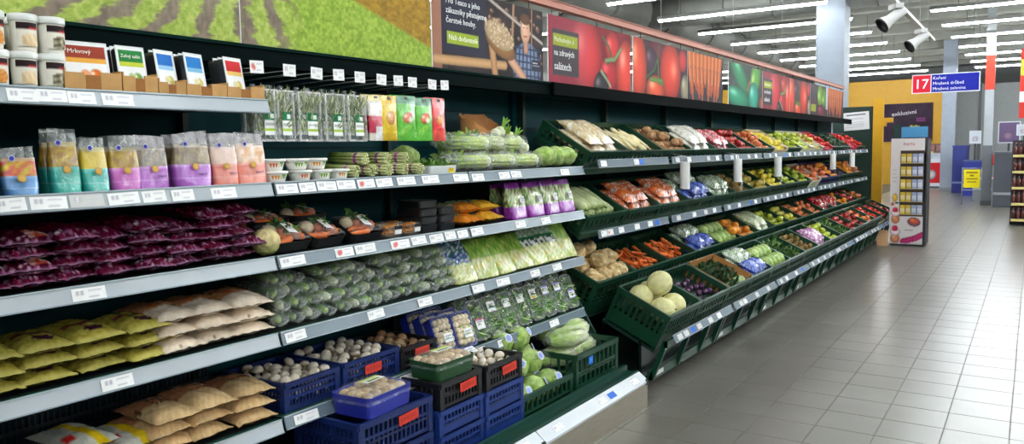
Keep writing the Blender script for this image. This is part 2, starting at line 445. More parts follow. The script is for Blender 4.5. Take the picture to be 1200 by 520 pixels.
def pic_supplier(w):
    p = Pic(w, PHT, 190, 80, (44, 34, 34))
    p.grain(0.9, 9, 41)
    for k in range(26):
        r = random.Random(k); p.ell(r.uniform(0.45, w), r.uniform(0.1, 0.4), r.uniform(.012, .03), r.uniform(.012, .028), 0, (118, 84, 70), (190, 160, 140))
    p.rect(0, 0.075, 0, PHT, (150, 104, 82)); p.rect(0.075, 0.13, 0.0, 0.02, (60, 50, 50))
    p.line([(0.02, 0.045), (0.66, 0.06)], 0.026, (206, 160, 112))
    p.line([(0.56, 0), (0.53, 0.16)], 0.03, (196, 146, 100)); p.line([(0.74, 0.2), (0.76, 0.42)], 0.012, (170, 130, 100))
    p.line([(0.5, 0.42), (1.1, 0.22)], 0.010, (186, 170, 160)); p.line([(0.95, 0.1), (0.96, 0.42)], 0.008, (160, 110, 80))
    p.rect(0.075, 0.47, 0.085, PHT, (40, 40, 56))
    p.rect(0.125, 0.405, 0.135, 0.20, (150, 168, 44))
    # man in a checked shirt with a basket of mushrooms
    p.ell(0.90, 0.06, 0.16, 0.16, 0, (120, 134, 160), None, 0.2)
    for i in range(7): p.line([(0.76+i*0.045, 0.0), (0.78+i*0.04, 0.19)], 0.006, (40, 52, 84))
    for i in range(5): p.line([(0.75, 0.02+i*0.04), (1.05, 0.015+i*0.04)], 0.005, (48, 60, 92))
    p.line([(0.888, 0.17), (0.887, 0.21)], 0.026, (200, 144, 114))
    p.ell(0.885, 0.285, 0.056, 0.085, 0, (222, 172, 142), (240, 205, 180), 0.25)
    p.ell(0.885, 0.352, 0.060, 0.036, 0, (96, 62, 40), None, 0.2)
    p.rect(0.862, 0.874, 0.297, 0.303, (70, 44, 36)); p.rect(0.898, 0.910, 0.297, 0.303, (70, 44, 36)); p.line([(0.868, 0.248), (0.902, 0.250)], 0.004, (170, 84, 74))
    p.line([(0.72, 0.10), (0.86, 0.00)], 0.032, (214, 164, 132))
    p.ell(0.62, 0.175, 0.165, 0.07, -0.35, (150, 104, 60), (190, 140, 90), 0.3)
    p.ell(0.61, 0.225, 0.16, 0.075, -0.28, (206, 176, 136), (232, 210, 176), 0.3)
    r = random.Random(5)
    for k in range(46):
        a = r.uniform(0, 6.28); q = math.sqrt(r.random()); p.ell(0.61+0.14*q*math.cos(a), 0.235+0.07*q*math.sin(a)-0.04*q*math.cos(a), .016, .02, r.uniform(0, 3), (196, 164, 124), (240, 222, 192), 0.5)
    p.rect(0.95, 1.06, 0.055, 0.12, (44, 44, 58))
    p.rect(0.965, 1.02, 0.097, 0.105, (200, 200, 205)); p.rect(0.965, 1.045, 0.08, 0.085, (150, 150, 160))
    return p
def pic_tomato(w, panel, seed):
    p = Pic(w, PHT, 150, 56, (120, 18, 30))
    p.grain(0.5, 5, seed)
    r = random.Random(seed)
    p.ell(w*0.42, 0.21, w*0.20, 0.26, 0.1, (214, 50, 52), (240, 120, 110))
    p.ell(w*0.70, 0.10, w*0.13, 0.13, 0, (190, 36, 46), (232, 90, 90))
    p.ell(w*0.75, 0.30, w*0.10, 0.12, 0.4, (206, 50, 50), (236, 110, 100))
    p.ell(w*0.93, 0.14, w*0.14, 0.24, -0.1, (226, 66, 50), (250, 150, 130))
    p.ell(w*0.60, 0.02, w*0.10, 0.10, 0.3, (44, 40, 44), (120, 110, 110))
    p.line([(w*.62, .36), (w*.70, .30), (w*.74, .22), (w*.68, .18)], 0.012, (70, 96, 60)); p.line([(w*.66, .20), (w*.78, .22), (w*.86, .30)], 0.016, (116, 146, 96))
    p.line([(w*.60, .12), (w*.68, .06), (w*.72, .02)], 0.013, (150, 160, 130))
    hz = np.clip(1-p.u/(w*0.55), 0, 0.35)[..., None]; p.c = p.c*(1-hz)+np.array((170, 90, 110))*hz
    if panel:
        p.rect(0.05, 0.40, 0.05, 0.345, (64, 56, 60)); p.rect(0.06, 0.385, 0.235, 0.315, (150, 158, 44))
    return p
def pic_chili(w, seed):
    p = Pic(w, PHT, 130, 56, (60, 34, 44)); p.grain(0.8, 6, seed)
    p.ell(w*0.42, 0.34, w*0.2, 0.10, 0, (110, 30, 44)); p.ell(w*0.30, 0.26, w*0.12, 0.12, 0, (70, 46, 60), (120, 90, 100))
    p.ell(w*0.08, 0.20, w*0.15, 0.28, 0.05, (222, 74, 50), (240, 150, 110))
    p.ell(w*0.66, 0.20, w*0.20, 0.25, 0.05, (218, 62, 44), (244, 130, 100), 0.4, (0.3, 0.1))
    p.ell(w*0.38, 0.04, w*0.17, 0.12, 0, (226, 84, 50), (246, 160, 120)); p.ell(w*0.90, 0.32, w*0.09, 0.10, 0, (196, 50, 48))
    p.ell(w*0.95, 0.08, w*0.09, 0.13, 0, (150, 140, 110), (190, 180, 150))
    p.line([(w*.22, .13), (w*.36, .20), (w*.42, .30), (w*.44, .40)], 0.012, (60, 90, 50)); p.line([(w*.42, .28), (w*.44, .1), (w*.52, .09)], 0.010, (80, 120, 60))
    p.line([(w*.30, .12), (w*.50, .12)], 0.02, (96, 130, 56))
    return p
def pic_carrots(w, seed):
    p = Pic(w, PHT, 100, 56, (46, 40, 48)); p.grain(0.8, 6, seed)
    for i in range(9):
        j = (i*5) % 9; x = w*(0.10+0.095*j); e = [-.02, .10, .03, -.02, .14, -.02, .06, -.02, .02][j]; dx = (j-4)*.012
        p.line([(x+dx, 0.44), (x+dx*.5+.006*math.sin(j*3), 0.24)], 0.052, (214, 108, 50)); p.line([(x+dx*.5+.006*math.sin(j*3), 0.26), (x-dx*.4, max(e, .02)+.06)], 0.042, (206, 100, 48)); p.line([(x-dx*.4, max(e, .02)+.08), (x-dx, e)], 0.018, (196, 90, 44))
        p.line([(x+dx-.014, 0.42), (x+dx*.5-.012, 0.16)], 0.010, (236, 152, 96))
    return p
def pic_cucumber(w, seed):
    p = Pic(w, PHT, 100, 56, (50, 60, 56)); p.grain(0.8, 6, seed)
    p.ell(w*0.30, 0.32, w*0.34, 0.13, -0.5, (44, 130, 84), (120, 200, 150)); p.ell(w*0.78, 0.33, w*0.2, 0.17, 0.9, (88, 156, 60), (190, 220, 120))
    p.ell(w*0.25, 0.08, w*0.36, 0.11, -0.1, (46, 150, 110), (130, 214, 180)); p.ell(w*0.72, 0.10, w*0.16, 0.17, 0.0, (50, 170, 140), (140, 220, 200))
    p.line([(w*.54, .17), (w*.6, .26)], 0.016, (196, 110, 60)); p.ell(w*0.97, 0.05, w*0.08, 0.08, 0, (150, 90, 50))
    return p
def pic_mixed(w, seed):
    p = Pic(w, PHT, 100, 56, (58, 36, 44)); p.grain(0.9, 6, seed)
    p.rect(0.03, 0.35, 0.24, 0.33, (46, 42, 46)); p.rect(0.05, 0.34, 0.05, 0.15, (150, 158, 44))
    p.ell(w*0.55, 0.28, w*0.16, 0.18, 0.8, (110, 160, 50), (190, 220, 110)); p.ell(w*0.78, 0.26, w*0.14, 0.16, 1.2, (90, 140, 46), (180, 210, 100))
    p.ell(w*0.6, 0.06, w*0.2, 0.1, 0, (120, 40, 60), (170, 90, 110)); p.rect(w*0.9, w, 0.1, PHT, (196, 190, 200))
    return p

def build_posters():
    spots = [(0.84, 1.155, pic_field(0.84, 1.155), 'printed poster of crop rows with brown soil at the left edge', []),
             (2.0, 1.155, pic_field(2.0, 1.155), 'printed poster of dense green crop beside a golden field', []),
             (3.165, 1.085, pic_supplier(1.085), 'printed poster of a man holding a basket of mushrooms', 'S'),
             (4.315, 1.215, pic_tomato(1.215, True, 61), 'large printed tomato poster with dark text panel at its left', 'T'),
             (5.575, 1.13, pic_chili(1.13, 62), 'printed poster of red tomatoes and stalks next to the carrots', []),
             (6.71, 0.94, pic_carrots(0.94, 63), 'printed poster of a bunch of orange carrots on dark ground', []),
             (7.83, 1.17, pic_cucumber(1.17, 64), 'printed poster of green cucumbers', []),
             (9.01, 1.19, pic_tomato(1.19, True, 65), 'smaller looking tomato poster with text panel right of the cucumbers', 'T'),
             (10.21, 1.06, pic_chili(1.06, 66), 'printed poster of dark red tomatoes in the far half of the row', []),
             (11.28, 1.08, pic_mixed(1.08, 67), 'printed poster of green peppers with small text panel', []),
             (12.37, 1.12, pic_carrots(1.12, 68), 'farthest printed poster with carrots beside a white column', [])]
    m = MB(); m.tube([(0,0,0),(0,0,0.09)], 0.004, 5, (70, 60, 56)); hook = m.mesh('hanger', 'paint')
    for (y, w, p, lab, tx) in spots:
        o = empty('poster', SM(PX, y, PZ0)); tag(o, lab, 'poster', 'posters above the shelves')
        b = obj('board', p.mesh('poster_board'), o)
        for q in (0.15, w-0.15): obj('hanger', hook, o, T((q, 0.004, PHT-0.004)))
        def put(s, size, x, z, c=(240, 240, 238)):
            obj('lettering', text_mesh(s, size, 'print', c), b, T((x, -0.0012, z)) @ FACE_VIEWER)
        if tx == 'S':
            put('Pro Tesco a jeho', 0.044, 0.115, 0.342); put('zákazníky pěstujeme', 0.044, 0.115, 0.292); put('čerstvé houby.', 0.044, 0.115, 0.242)
            put('Naši dodavatelé', 0.040, 0.135, 0.155, (250, 250, 230))
        if tx == 'T':
            put('Pochutnejte si', 0.045, 0.075, 0.262, (236, 240, 200)); put('na zdravých', 0.056, 0.07, 0.175); put('salátech', 0.070, 0.07, 0.085)
build_posters()

m = MB(); m.box(-2.615, -2.565, -1.2, 13.55, 2.452, 2.492, (176, 106, 82)); m.box(-2.622, -2.558, -1.2, 13.55, 2.492, 2.498, (164, 96, 74))
_r = empty('poster_rail', T((-2.59, 6, 2.45))); tag(_r, 'long salmon coloured rail that the posters hang from', 'rail')
obj('rail_bar', m.mesh('rail_bar', 'paint'), _r, T((2.59, -6, -2.45)))
m = MB(); m.tube([(0,0,0),(0,0,2.8)], 0.0035, 5, (170, 170, 170)); _w = m.mesh('rail_wire', 'paint')
for k in range(8): obj('wire', _w, _r, T((0, -6+0.6+1.85*k, 0.045)))
# ================================================================== SHELVING
TEAL = (5, 56, 60); DKGREEN = (14, 50, 38); BLACKG = (4, 7, 8)
LIPX = -2.33
SHELF_Z = {1: 1.745, 2: 1.445, 3: 1.172, 4: 0.885, 5: 0.56}

def price_card(w, h, kind):
    p = Pic(w, h, 22, 8, (244, 244, 240))
    if kind == 'b': p.c[:] = (206, 206, 200)
    r = random.Random(int(w*1000)+ord(kind))
    ink = (198, 194, 200)
    p.rect(w*0.12, w*0.36, h*0.45, h*0.80, ink); p.rect(w*0.2, w*0.24, h*0.4, h*0.8, (235, 235, 232))
    p.rect(w*0.48, w*0.88, h*0.66, h*0.80, (214, 212, 216)); p.rect(w*0.48, w*0.80, h*0.22, h*0.34, (204, 202, 208))
    if kind == 'r': p.ell(w*0.25, h*0.5, w*0.18, h*0.35, 0.5, (226, 110, 104), None, 0.1)
    if kind == 'B': p.c[:] = (44, 104, 200)
    return p.mesh('price_card', 0.0012, (230, 230, 230), 'print_matte')
CARDS = {}
def card(w, kind, h=0.037):
    w = round(w*50)/50
    if (w, kind, h) not in CARDS: CARDS[(w, kind, h)] = price_card(w, h, kind)
    return CARDS[(w, kind, h)], w

LIP_LABELS = {
 1: [(1.07,.077,'w'),(1.149,.077,'w'),(1.231,.08,'w'),(1.34,.1,'w'),(.95,.1,'w'),(.84,.1,'w')],
 2: [(.92,.1,'w'),(1.02,.08,'w'),(1.119,.1,'w'),(1.227,.1,'b'),(1.34,.1,'w'),(1.44,.09,'w'),(1.54,.09,'w'),(1.696,.1,'w'),(1.972,.1,'w'),(2.071,.09,'w'),(2.169,.098,'w'),(2.275,.1,'w'),(2.389,.1,'r'),(2.5,.1,'w'),(2.641,.11,'w'),(2.809,.11,'w'),(3.04,.11,'w'),(3.18,.109,'w'),(3.417,.1,'w'),(3.531,.109,'w'),(4.054,.1,'w')],
 3: [(1.215,.1,'w'),(1.985,.11,'w'),(2.252,.109,'r'),(2.373,.11,'w'),(2.588,.11,'r'),(2.716,.107,'w'),(2.841,.1,'w'),(2.947,.09,'w'),(3.045,.09,'w'),(3.165,.1,'w'),(3.566,.1,'w'),(3.832,.1,'w')],
 4: [(1.284,.108,'w'),(1.984,.107,'w'),(2.423,.105,'w'),(2.748,.103,'w'),(3.165,.1,'w'),(3.388,.11,'w'),(3.71,.1,'w'),(3.954,.1,'w')],
 5: [(2.019,.11,'w'),(2.29,.107,'w'),(2.625,.115,'w'),(2.787,.11,'w'),(3.04,.11,'w'),(3.173,.09,'w'),(3.391,.11,'w'),(3.601,.105,'w'),(3.914,.109,'w')]}

RAIL_TILT = -0.30
def build_cabinets():
    bounds = [0.71, 1.912, 3.105, 4.30]
    labs = ['refrigerated wall cabinet at the left edge with tubs and red cabbage', 'refrigerated wall cabinet with herb hooks and mushroom crates', 'refrigerated wall cabinet holding purple salad bags and lettuces']
    for k in range(3):
        y0, y1 = bounds[k], bounds[k+1]; W = y1-y0
        o = empty('refrigerated_cabinet', SM(LIPX, y0, 0)); tag(o, labs[k], 'cabinet', 'refrigerated cabinets')
        # local: x along aisle 0..W, y = depth behind the shelf lip, z up
        m = MB(); m.box(0, W, 0.54, 0.57, 0.05, 1.99, TEAL); 
        for i in range(8): m.box(0, W, 0.535, 0.54, 0.32+i*0.21, 0.325+i*0.21, (8, 30, 32))
        bp_ = obj('back_panel', m.mesh('back_panel', 'dark_interior'), o)
        m = MB(); m.box(0, W, 0.24, 0.57, 1.935, 1.98, BLACKG); m.box(0, W, 0.225, 0.24, 1.90, 1.978, (4, 15, 15)); m.box(0, W, 0.218, 0.225, 1.968, 1.98, (8, 34, 30))
        obj('header', m.mesh('header', 'header_paint'), o)
        m = MB(); m.box(-0.012, 0.012, 0.50, 0.54, 0.2, 1.93, (10, 34, 30)); 
        obj('upright', m.mesh('upright', 'paint'), o)
        if k == 0:
            m = MB(); m.box(-0.03, -0.014, -0.40, 0.57, 0.0, 1.98, (10, 34, 30)); obj('end_wall', m.mesh('end_wall', 'paint'), o)
        for n, z in SHELF_Z.items():
            if n == 1 and k > 0: continue
            if n == 5 and k == 0: z = z-0.005
            m = MB(); m.box(0.004, W-0.004, 0.012, 0.53, z-0.022, z, (10, 18, 20)); m.box(0.004, W-0.004, 0.006, 0.02, z-0.02, z+0.004, (14, 66, 54))
            s = obj('shelf', m.mesh('shelf', 'paint'), o)
            rc = (172, 180, 184) if k == 0 else (98, 114, 124)  # left cabinet's rails coloured paler to imitate light reflected in the plastic
            m = MB(); m.box(0.006, W-0.006, -0.012, -0.006, -0.048, 0.0, rc); m.box(0.006, W-0.006, -0.016, -0.006, -0.002, 0.003, (150, 164, 168)); m.box(0.006, W-0.006, -0.016, -0.006, -0.05, -0.046, (132, 146, 152))
            r = obj('price_rail', m.mesh('price_rail', 'rail_plastic'), s, T((0, 0.006, z)) @ Rx(RAIL_TILT))
            for (yc, w, kd) in LIP_LABELS[n]:
                if y0 < yc < y1:
                    me, w = card(w, kd)
                    obj('price_label', me, s, T((0, 0.006, z)) @ Rx(RAIL_TILT) @ T((yc-y0-w/2, -0.0145, -0.043+rnd.uniform(-.002, .002))) @ Ry(rnd.uniform(-.03, .03)))
        # base with deck, air grille and metal kick plate
        m = MB(); m.box(0, W, -0.27, 0.54, 0.16, 0.20, (14, 40, 36)); m.box(0, W, -0.36, 0.54, 0.0, 0.16, (10, 24, 24))
        obj('deck', m.mesh('deck', 'paint'), o)
        m = MB(); m.box(0, W, -0.30, -0.275, 0.17, 0.235, (16, 62, 48)); m.box(0, W, -0.375, -0.36, 0.15, 0.215, (16, 62, 48))
        n = int(W/0.016)
        for i in range(n): m.box(i*W/n, i*W/n+0.006, -0.36, -0.30, 0.19, 0.206, (18, 66, 52))
        obj('air_grille', m.mesh('air_grille', 'paint_gloss'), o)
        m = MB(); m.box(0.004, W-0.004, -0.435, -0.428, 0.0, 0.165, (166, 158, 142)); 
        obj('kick_plate', m.mesh('kick_plate', 'metal'), o)
        m = MB(); m.add([(0.004,-0.44,0.162),(W-0.004,-0.44,0.162),(W-0.004,-0.38,0.208),(0.004,-0.38,0.208),(0.004,-0.44,0.150),(W-0.004,-0.44,0.150),(W-0.004,-0.38,0.196),(0.004,-0.38,0.196)],
                        [(0,1,2,3),(4,7,6,5),(0,4,5,1),(1,5,6,2),(2,6,7,3),(3,7,4,0)], (206, 212, 216))
        m.box(W-0.03, W-0.004, -0.442, -0.376, 0.14, 0.17, DKGREEN)
        st = obj('ticket_strip', m.mesh('ticket_strip', 'rail_plastic'), o)
        if k >= 1:
            for (u, kd) in ((0.12, 'w'), (0.60, 'w'), (0.72, 'B'), (1.02, 'w')):
                me, w = card(0.08, kd)
                obj('price_label', me, st, T((u*W/1.2, -0.437, 0.166)) @ Rx(-0.917) @ T((0, -0.001, 0.012)))
build_cabinets()

# perforated dark panel at the back of the low shelf
m = MB(); W = 1.19
for i in range(60): m.box(i*W/60, i*W/60+0.008, 0, 0.006, 0, 0.24, (20, 26, 32))
for z in (0, 0.05, 0.10, 0.15, 0.20, 0.235): m.box(0, W, -0.003, 0.008, z, z+0.012, (26, 32, 38))
tag(obj('grid_panel', m.mesh('grid_panel', 'paint_gloss'), None, SM(-2.74, 0.715, 0.556)), 'dark perforated grid panel behind the lowest bags on the left', 'panel')

# ------------------------------------------------------------------ herb hooks
def build_hooks():
    m = MB(); m.tube([(0, 0.52, 0), (0, 0.02, 0.02), (0, 0.0, 0.035)], 0.0022, 5, (150, 155, 155)); m.tube([(0, 0.52, 0.03), (0, 0.0, 0.035)], 0.0016, 5, (150, 155, 155)); wire = m.mesh('hook_wire', 'metal')
    cw, _ = card(0.06, 'w', 0.045); cr, _ = card(0.06, 'r', 0.045)
    ys = [1.90, 2.05, 2.185, 2.305, 2.425, 2.555, 2.665, 2.76, 2.90, 2.995]
    for i, y in enumerate(ys):
        o = empty('peg_hook', SM(-2.37, y, 1.835)); tag(o, ('peg hook with a red marked tag above the packed salads' if i == 0 else 'wire peg hook with white tag above the hanging packs, %s from the left' % ORD[i]), 'hook', 'peg hooks with price tags')
        obj('wire', wire, o); obj('price_tag', cr if i == 0 else cw, o, T((-0.03, -0.004, 0.012)) @ Ry(0.04*(i % 3-1)))
build_hooks()

# ------------------------------------------------------------------ green produce racks
RACK_Y0 = 4.36; NMOD = 8; MODW = 1.2
TIER = {1: dict(x=-2.31, z=1.54, a=math.radians(32), h=0.13, y0=4.36), 2: dict(x=-2.33, z=1.13, a=math.radians(30), h=0.13, y0=4.36),
        3: dict(x=-2.30, z=0.70, a=math.radians(25), h=0.26, y0=4.44), 4: dict(x=-1.885, z=0.49, a=math.radians(25), h=0.25, y0=4.62)}
def tier_matrix(t, y):
    q = TIER[t]; a = q['a']
    return SM(q['x']-q['h']*math.sin(a), y, q['z']-q['h']*math.cos(a), 0, a)

def build_racks():
    G = (16, 62, 44); G2 = (12, 44, 34)
    for k in range(NMOD):
        y0 = RACK_Y0+k*MODW; W = MODW
        o = empty('produce_rack', SM(-2.3, y0, 0)); tag(o, 'green tiered produce rack, %s' % ['nearest, holding melons and celeriac', 'second from the refrigerated cabinets', 'third from the refrigerated cabinets', 'fourth from the refrigerated cabinets', 'fourth from the yellow end post', 'third from the yellow end post', 'second from the yellow end post', 'next to the yellow end post'][k], 'rack', 'green produce racks')
        xl = -0.06 if k == 0 else 0
        m = MB(); m.box(xl, W, 0.54, 0.57, 0.05, 1.99, TEAL)
        for i in range(9): m.box(0, W, 0.532, 0.54, 0.30+i*0.2, 0.306+i*0.2, (7, 26, 28))
        obj('back_panel', m.mesh('back_panel', 'dark_interior'), o)
        m = MB(); m.box(xl, W, 0.24, 0.57, 1.935, 1.98, BLACKG); m.box(xl, W, 0.225, 0.24, 1.90, 1.978, (3, 7, 7))
        obj('header', m.mesh('header', 'header_paint'), o)
        m = MB(); m.box(-0.015, 0.015, 0.49, 0.54, 0, 1.93, G2); obj('upright', m.mesh('upright', 'paint'), o)
        # sloping decks
        for t in (1, 2):
            q = TIER[t]; M0 = SM(-2.3, y0, 0).inverted() @ tier_matrix(t, y0)
            m = MB(); m.box(0.003, W-0.003, 0.0, 0.40, -0.022, -0.004, G2); m.box(0.003, W-0.003, -0.02, 0.0, -0.03, 0.012, G)
            sh = obj('sloped_shelf', m.mesh('sloped_shelf', 'paint'), o, M0)
            zr = 1.488 if t == 1 else 1.045
            Mr = M0.inverted() @ T((0, -0.035, zr)) @ Rx(-0.2)
            m = MB(); m.box(0.02, W-0.05, 0, 0.006, -0.05, 0, (92, 106, 116)); m.box(0.02, W-0.05, -0.004, 0.004, -0.003, 0.001, (140, 152, 160)); m.box(0.02, W-0.05, -0.004, 0.004, -0.052, -0.048, (130, 142, 150))
            m.box(0.02, W-0.05, 0.006, 0.07, -0.03, -0.02, G2)
            obj('price_rail', m.mesh('price_rail', 'rail_dull'), sh, Mr)
            xs = {1: [(.03,'w'),(.52,'w'),(.60,'B')], 2: [(.03,'w'),(.12,'r'),(.28,'w'),(.53,'w'),(.75,'w'),(.87,'B')]}[t] if k == 0 else [(rnd.uniform(.05,.2),'b'),(rnd.uniform(.3,.45),'w'),(rnd.uniform(.6,.75),'bB'[rnd.random() < .2]),(rnd.uniform(.88,1.0),'w')]
            for (u, kd) in xs:
                me, w = card(0.08, kd); obj('price_label', me, sh, Mr @ T((u+0.02, -0.003, -0.044)))
        # lower bins: two sloping decks on slanted brackets
        for t in (3, 4):
            M0 = SM(-2.3, y0, 0).inverted() @ tier_matrix(t, y0+(0.08 if t == 3 else 0.26))
            m = MB(); m.box(0.0, W-0.004, 0.0, 0.40, -0.022, -0.004, G2)
            obj('bin_deck', m.mesh('bin_deck', 'paint'), o, M0)
        y4 = 0.26
        m = MB(); m.box(y4, y4+W-0.06, 0, 0.006, -0.052, 0, (104, 118, 126)); m.box(y4, y4+W-0.06, -0.004, 0.004, -0.003, 0.001, (150, 160, 168)); m.box(y4, y4+W-0.06, -0.004, 0.004, -0.054, -0.05, (140, 150, 158))
        br = obj('price_rail', m.mesh('price_rail', 'rail_dull'), o, T((0, -0.435, 0.372)) @ Rx(-0.5))
        for u in ([.05, .16, .28, .4, .62, .8] if k == 0 else [rnd.uniform(.03,.15), rnd.uniform(.2,.4), rnd.uniform(.5,.65), rnd.uniform(.75,.95)]):
            me, w = card(0.08, 'wbbbwbbB'[rnd.randrange(8)]); obj('price_label', me, br, T((y4+u, -0.002, -0.046)))
        m = MB()   # front rails under the bins
        m.box(y4, y4+W-0.02, -0.40, -0.375, 0.285, 0.325, G); m.box(y4, y4+W-0.02, -0.295, -0.26, 0.06, 0.115, G); m.box(y4, y4+W-0.02, -0.22, -0.20, 0.06, 0.32, (8, 26, 22))
        obj('front_rail', m.mesh('front_rail', 'paint_gloss'), o)
        for u in (y4+0.0, y4+0.42, y4+0.84, y4+W-0.06):
            m = MB(); m.add([(u,-0.405,0.33),(u+0.03,-0.405,0.33),(u+0.03,-0.30,0.06),(u,-0.30,0.06),(u,-0.37,0.33),(u+0.03,-0.37,0.33),(u+0.03,-0.265,0.06),(u,-0.265,0.06)],
                            [(0,3,2,1),(4,5,6,7),(0,1,5,4),(1,2,6,5),(2,3,7,6),(3,0,4,7)], G)
            obj('bracket', m.mesh('bracket', 'paint_gloss'), o)
        me, w = card(0.12, 'w', 0.028); obj('price_label', me, o, T((y4+0.06, -0.298, 0.078)))
        for u in (y4+0.15, y4+W-0.25):
            m = MB(); m.M = T((u, -0.19, 0.03)) @ Ry(PI/2); m.lathe([(0.026,-0.014),(0.03,-0.01),(0.03,0.01),(0.026,0.014)], 14, (18, 18, 18)); m.M = None; m.box(u-0.02, u+0.02, -0.215, -0.165, 0.045, 0.075, (40, 42, 44))
            obj('castor', m.mesh('castor', 'paint'), o)
        m = MB(); m.box(y4, y4+W, -0.19, 0.54, 0.07, 0.10, (10, 30, 26)); obj('base_plate', m.mesh('base_plate', 'paint'), o)
    # side cheek of the first rack
    poly = [(-0.10, 0.10), (-0.02, 0.40), (0.02, 0.46), (0.10, 0.60), (0.53, 0.86), (0.53, 0.10)]
    m = MB(); m.prism(poly, 0, 0.012, (18, 60, 42)); 
    v = m.V; m.V = [(p[1], p[0], p[2]) for p in v]
    obj('side_panel', m.mesh('side_panel', 'paint'), [q for q in bpy.data.objects if q.name == 'produce_rack'][0], T((0.0, 0, 0)))
build_racks()

# yellow end panel of the rack row, with a notice in a frame
def build_end():
    y = 14.36
    o = empty('end_panel', T((-2.62, y, 0))); tag(o, 'tall yellow end panel of the produce racks with dark green inner face', 'panel')
    m = MB(); m.box(-0.28, 0.36, 0, 0.03, 0.0, 2.13, (14, 44, 34)); obj('inner_board', m.mesh('inner_board', 'paint'), o)
    m = MB(); m.box(0.36, 0.515, -0.03, 0.05, 0, 2.32, (200, 150, 10)); obj('yellow_post', m.mesh('yellow_post', 'paint'), o)
    m = MB(); m.box(0.515, 0.56, -0.02, 0.04, 1.86, 1.92, (200, 150, 10)); m.box(0.515, 0.66, -0.02, 0.04, 1.92, 2.0, (196, 146, 12)); obj('post_bracket', m.mesh('post_bracket', 'paint'), o)
    m = MB(); m.box(-0.28, 0.36, -0.012, 0.03, 2.13, 2.20, (14, 40, 32)); obj('top_rail', m.mesh('top_rail', 'paint'), o)
    p = Pic(0.40, 0.30, 40, 30, (214, 214, 214)); p.rect(0.05, 0.35, 0.245, 0.262, (90, 80, 90))
    for i in range(7): p.rect(0.05, 0.30+0.01*(i % 3), 0.20-0.025*i, 0.208-0.025*i, (176, 172, 176))
    f = obj('notice_frame', p.mesh('notice', 0.008, (120, 124, 128)), o, T((-0.09, -0.02, 1.80)) @ Ry(-0.06))
build_end()
# ================================================================== KINDS OF GOODS (meshes are made once and shared)
def jit(c, a, r=rnd): 
    k = r.uniform(-a, a); return tuple(max(0, min(255, x+k)) for x in c)

def pouch(W, L, H, cf, seed, nu=18, nv=20, wr=0.45, mat='pack', fin=0.06):
    """flat filled bag lying down: x = width, y = length (0 at the front seal), z up from the bottom"""
    nz = sines(seed, 7, 9); nz2 = sines(seed+5, 6, 22)
    m = MB()
    def prof(a, b):
        q = max(0.0, (1-abs(a)**2.6))*max(0.0, 1-min(1, abs(b)/(1-fin))**3.0) if abs(b) < 1-fin else 0.0
        return q**0.62
    def surf(sign):
        def fn(u, v):
            a, b = 2*u-1, 2*v-1
            p = prof(a, b)
            pin = 1-0.10*(1-abs(b)**2)*0.6
            w = 0.5*W*a*pin; y = L*v
            h = p*(1+wr*0.5*nz(a, b))+0.075*nz2(a, b)*(0.3+p)+.05*abs(nz2(a*1.7, b*1.1))
            edge = (1-p)*0.10*H*nz2(a*0.7, b*1.3)
            return (w+0.004*nz2(b, a), y+0.004*nz(a, b*2), H*0.42+edge+(0.56*H*h+0.0012 if sign > 0 else -0.40*H*p*(1+0.15*nz(b, a))-0.0012))
        return fn
    m.grid(nu, nv, surf(1), lambda u, v: cf(2*u-1, 2*v-1, 1, nz2), True)
    m.grid(nu, nv, surf(-1), lambda u, v: cf(2*u-1, 2*v-1, -1, nz2), True, True)
    return m.mesh('bag', mat)

def ring_bag(w, d, h, levels, cf, seed, mat, seg=36, tw=1.0, pinch=1.3, z0=0.0, bulge=0.08, wr=0.004, lean=0.0):
    """stand-up bag: rounded block at the bottom closing to a flat seam at the top; levels = list of t in 0..1"""
    nz = sines(seed, 6, 60); m = MB(); V = []; C = []
    for t in levels:
        dd = max(0.0015, d*(1-t**pinch)); ww = w*(1+bulge*math.sin(PI*min(1, t*1.2)))*(1-(1-tw)*t)
        for i in range(seg):
            g = 4.0*i/seg; sd = int(g); fr = 2*(g-sd)-1
            px, py = ((fr, -1), (1, fr), (-fr, 1), (-1, -fr))[sd]; rr = (px**4+py**4)**-0.25; a = math.atan2(py, px)
            x = 0.5*ww*px*rr; y = 0.5*dd*py*rr
            k = wr*nz(x*1.0, y, t*h)
            V.append((x+k, y+k+lean*t, z0+t*h+(0.012*nz(x*.6, 0, 3.) if t > 0.97 else 0))); C.append(cf(t, a, nz(x*4.3, y*4.3, t*h*3.7)))
    n = len(levels)
    F = [(k*seg+i, k*seg+(i+1) % seg, (k+1)*seg+(i+1) % seg, (k+1)*seg+i) for k in range(n-1) for i in range(seg)]
    F.append(tuple(range(seg-1, -1, -1)))
    m.add(V, F, C, True)
    return m.mesh('stand_bag', mat)

def disc_mesh(r, cf, mat='print', seg=16):
    m = MB(); v = [(0, -0.001, 0)]+[(r*math.cos(2*PI*i/seg), 0, r*math.sin(2*PI*i/seg)) for i in range(seg)]+[(0.6*r*math.cos(2*PI*i/seg), -0.0008, 0.6*r*math.sin(2*PI*i/seg)) for i in range(seg)]
    f = [(1+i, 1+(i+1) % seg, 1+seg+(i+1) % seg, 1+seg+i) for i in range(seg)]+[(0, 1+seg+i, 1+seg+(i+1) % seg) for i in range(seg)]
    m.add(v, f, [cf[0]]+[cf[1]]*seg+[cf[0]]*seg); return m.mesh('sticker', mat)

